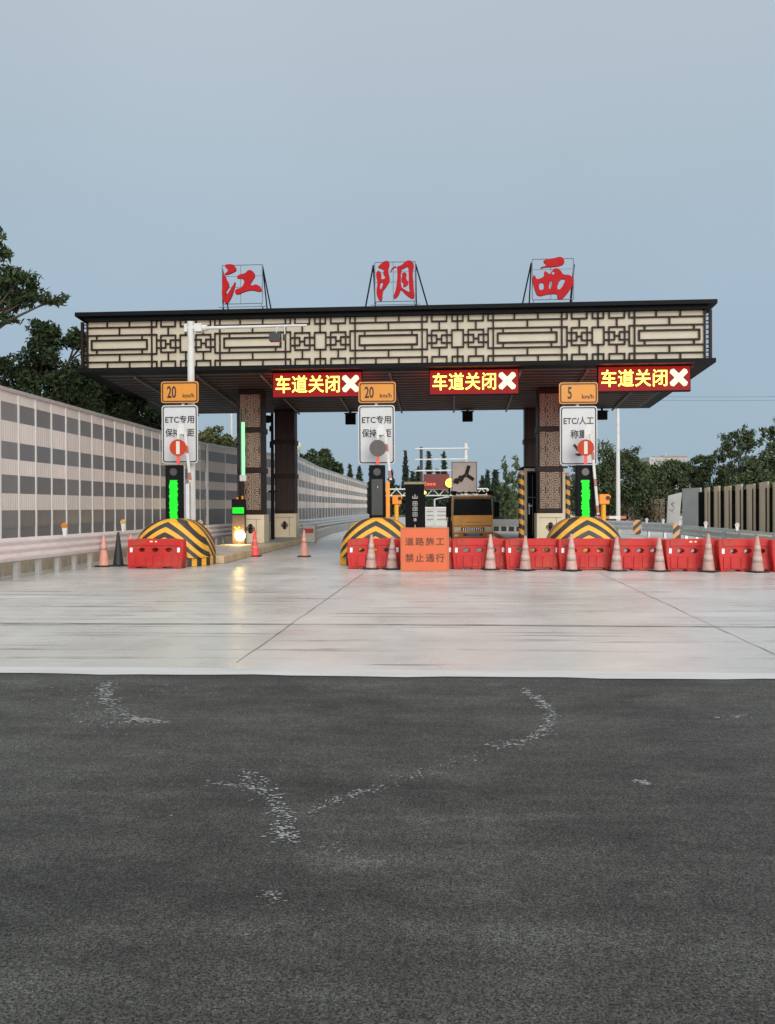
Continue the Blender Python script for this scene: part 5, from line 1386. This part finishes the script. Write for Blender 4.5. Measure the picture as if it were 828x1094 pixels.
# ------------------------------------------------------------------ far gantry, displays and lamps
dg_ = 120.0
ga, gb_ = atD(404, 526, dg_), atD(521, 526, dg_)
gn = thing('truss_gantry', 'white lattice truss spanning the far road between kiosk and truck', 'gantry', (ga.x, ga.y, 0))
ln = gb_.x - ga.x; dy = gb_.y - ga.y; zt_, zb_ = atD(450, 522.5, dg_).z, atD(450, 529.5, dg_).z
mb = MB()
P = lambda f, z: (ln * f, dy * f, z)
for z in (zt_, zb_): mb.tube(P(0, z), P(1, z), .11, n=6)
nb = 18
for k in range(nb): mb.tube(P(k / nb, zb_ if k % 2 == 0 else zt_), P((k + 1) / nb, zt_ if k % 2 == 0 else zb_), .07, n=5)
mb.build('truss', M_white, gn)
for f in (0, 1): MB().tube(P(f, -.05), P(f, zt_), .16, n=8).build('post', M_white, gn)
p = atD(467, 515.5, dg_ - .6)
ds = thing('far_display', 'dark red matrix panel above the far truss with a row of red characters', 'LED sign', (p.x, p.y, p.z))
k_ = dg_ / FPX
MB().bx(-14.5 * k_, 13 * k_, 0, .3, -7 * k_, 9 * k_).build('housing', mat('dark_red_housing', (.06, .008, .008), .4, emit=(.25, .01, .01), estr=.35), ds)
mb = MB()
for k, x in enumerate((-12.6, -9.4, -6.2, -3.0)):
    for (ax, az, w_, h_) in ((0, .9, 2.4, .5), (0, 0, 2.4, .5), (0, -.9, 2.4, .5), (-.9 + .5 * (k % 2), 0, .5, 2.3), (.9 - .4 * (k % 3), 0, .5, 2.3)):
        mb.box(((x + ax) * k_, -.02 - .004 * (w_ > 1), (-1.8 + az) * k_), (w_ * k_, .02, h_ * k_))
mb.build('lettering', E_redtext, ds)
MB().bx(-13 * k_, -12 * k_, .1, .3, zb_ - p.z, -7 * k_).bx(12 * k_, 13 * k_, .1, .3, zb_ - p.z, -7 * k_).build('bracket', M_black, ds)
p = atD(480.5, 516, dg_ - 1.4)
rl = thing('ring_lamp', 'round yellow glowing lamp with a square ring at the far truss', 'signal lamp', (p.x, p.y, p.z))
mb = MB(); mb.tube((0, 0, 0), (0, .1, 0), 4.7 * k_, n=24); mb.build('lamp_disc', E_ringlamp, rl)
mb = MB()
for sx, sz, w_, h_ in ((0, 1.9, 4.4, .5), (0, -1.9, 4.4, .5), (2, 0, .5, 3.2), (-2, 0, .5, 3.2)): mb.box((sx * k_, -.02, sz * k_), (w_ * k_, .03, h_ * k_))
mb.build('square_ring', mat('ring_dark', (.08, .05, .01), .5), rl)
MB().tube((0, .25, -12 * k_), (0, .25, 0), .1, n=6).build('stem', M_black, rl)
p = atD(453.6, 526.3, 60)
yl = thing('warning_light', 'small round yellow light on a thin post beside the kiosk', 'warning light', (p.x, p.y, 0))
MB().tube((0, 0, 0), (0, 0, p.z - .1), .035, n=8).build('post', M_black, yl)
MB().lathe([(.001, -.13), (.1, -.09), (.14, 0), (.1, .09), (.001, .13)], 14, (0, 0, p.z)).build('lens', E_ringlamp, yl)
# open rail frame
pa_, pb2 = atD(450, 477.5, 75), atD(497.5, 473.5, 75)
hg = thing('sign_frame', 'bare frame of three white rails on one dark and one white post', 'sign frame', (pa_.x, pa_.y, 0))
MB().tube((0, 0, -.05), (0, 0, pa_.z), .13, n=10).build('dark_post', mat('post_dark', (.04, .035, .035), .5), hg)
MB().tube((pb2.x - pa_.x, pb2.y - pa_.y, -.05), (pb2.x - pa_.x, pb2.y - pa_.y, pb2.z), .17, n=10).build('white_post', M_white, hg)
for y, x0, x1 in ((479.5, 443.5, 501), (491, 443.5, 500), (503, 443.5, 498)):
    A, B = atD(x0, y, 74.8), atD(x1, y - .6, 74.8)
    MB().tube((A.x - pa_.x, A.y - pa_.y, A.z), (B.x - pa_.x, B.y - pa_.y, B.z), .065, n=8).build('rail', M_white, hg)
# stacked white louvred shed and a street lamp
p = atD(467.5, 561, 80); k8 = 80 / FPX
sh = thing('site_cabin', 'white stacked cabin with rows of grey louvres behind the kiosk', 'cabin', (p.x, p.y, 0), YAW)
z_top = atD(467, 543, 80).z
MB().bx(-13 * k8, 12 * k8, 0, 3, 0, z_top).build('wall', M_white, sh)
for k in range(3):
    for x0, x1 in ((-11.5, -4.5), (-.5, 10.5)):
        zc = z_top - (4.6 + 4.2 * k) * k8 + .1
        MB().bx(x0 * k8, x1 * k8, -.03, -.004, zc - .7 * k8, zc + .7 * k8).build('louvre', mat('louvre_grey', (.30, .29, .28), .5), sh)
MB().bx(-13.6 * k8, 12.6 * k8, -.1, 3.1, z_top, z_top + .12).build('roof', M_steelpaint, sh)
p = atD(464.3, 545, 78)
st = thing('street_lamp', 'small white street lamp with a single arm behind the kiosk', 'street lamp', (p.x, p.y, 0))
a = atD(464.3, 533.5, 78); b = atD(477, 531, 78)
MB().tube((0, 0, 0), (0, 0, a.z), .07, n=8).tube((0, 0, a.z), (b.x - p.x, b.y - p.y, b.z), .05, n=8).build('pole', M_white, st)
MB().box((b.x - p.x, b.y - p.y, b.z), (.5, .2, .1)).build('lamp_head', M_white, st)
# white poles
def white_pole(px, ytop, d, label, head=False, r=.14, cat='pole'):
    p = atD(px, ytop, d)
    t_ = thing('lamp_pole', label, cat, (p.x, p.y, -.05), 0)
    MB().tube((0, 0, 0), (0, 0, p.z + .05), r, r * .7, n=10).build('pole', M_white, t_)
    if head: MB().box((-.25, 0, p.z + .02), (.7, .22, .12)).build('lamp_head', M_white, t_)
    else: MB().box((0, 0, p.z + .05), (1.2, .12, .12)).build('crossarm', M_galv, t_)
    return t_, p
wpole, wp_ = white_pole(660, 415, 60, 'tall white pole rising behind the canopy beside the dark broad tree', r=.16)
white_pole(247.2, 430, 64, 'thin white pole over the round tree, seen between mast and carved column', r=.12)
white_pole(677, 508.5, 90, 'short white lamp post with a stubby head before the dark broad tree', True, .1, 'street lamp')
p = atD(319, 478, 56)
fl = thing('flag_lamp', 'small pale lamp on a stem above the far sound wall beside the second column', 'lamp', (p.x, p.y, 0))
MB().tube((0, 0, 0), (0, 0, p.z - .2), .05, n=6).build('stem', M_white, fl)
MB().lathe([(.001, -.35), (.1, -.3), (.2, 0), (.16, .25), (.001, .32)], 12, (0, 0, p.z)).build('lamp_shade', mat('lamp_cream', (.65, .6, .45), .5), fl)
for y0, y1, lab in ((423.5, 421.5, 'upper of two thin cables crossing the sky beside the canopy'), (427.2, 425.5, 'lower of two thin cables crossing the sky beside the canopy')):
    mb = MB(); pts = []
    for i in range(13):
        f = i / 12; px = 660 + f * 330; y = y0 + (y1 - y0) * f * 2 + 2.2 * math.sin(math.pi * f)
        pts.append(atD(px, y, 60 + 18 * f))
    mb.path(pts, [.014] * 13, 5)
    tag(mb.build('power_cable', mat('cable_grey', (.12, .13, .15), .5)), lab, 'cable', 'cables beside the canopy')
pe = atD(990, 424, 78)
ep = thing('utility_pole', 'concrete utility pole at the far end of the two cables', 'pole', (pe.x, pe.y, -.05))
MB().tube((0, 0, 0), (0, 0, pe.z + .6), .18, .12, n=10).build('pole', M_concrete, ep)
MB().box((0, 0, pe.z - .1), (1.4, .1, .1)).build('crossarm', M_galv, ep)
# hilltop block far off
p = atD(712, 500, 300)
hb_ = thing('far_building', 'pale flat-roofed building peeping above the trees', 'building', (p.x, p.y, 0), YAW)
k3 = 300 / FPX; zt3 = atD(712, 488, 300).z
MB().bx(-18 * k3, 22 * k3, 0, 12, 0, zt3).build('wall', mat('far_wall', (.42, .40, .38), .8), hb_)
MB().bx(-4 * k3, 22.5 * k3, -.4, 12.4, zt3, zt3 + .5).bx(-13 * k3, -6 * k3, -.2, 8, zt3, zt3 + .3).build('roof', mat('far_roof', (.38, .28, .25), .8), hb_)
for k in range(9):
    MB().bx((-16 + k * 4.2) * k3, (-14 + k * 4.2) * k3, -.1, -.02, zt3 - 1.5, zt3 - .9).build('window', mat('far_glass', (.2, .2, .2), .4), hb_)
MB().tube((4 * k3, 4, zt3), (4 * k3, 4, zt3 + 1.8), .1, n=6).build('aerial', M_galv, hb_)

bpy.context.view_layer.update()
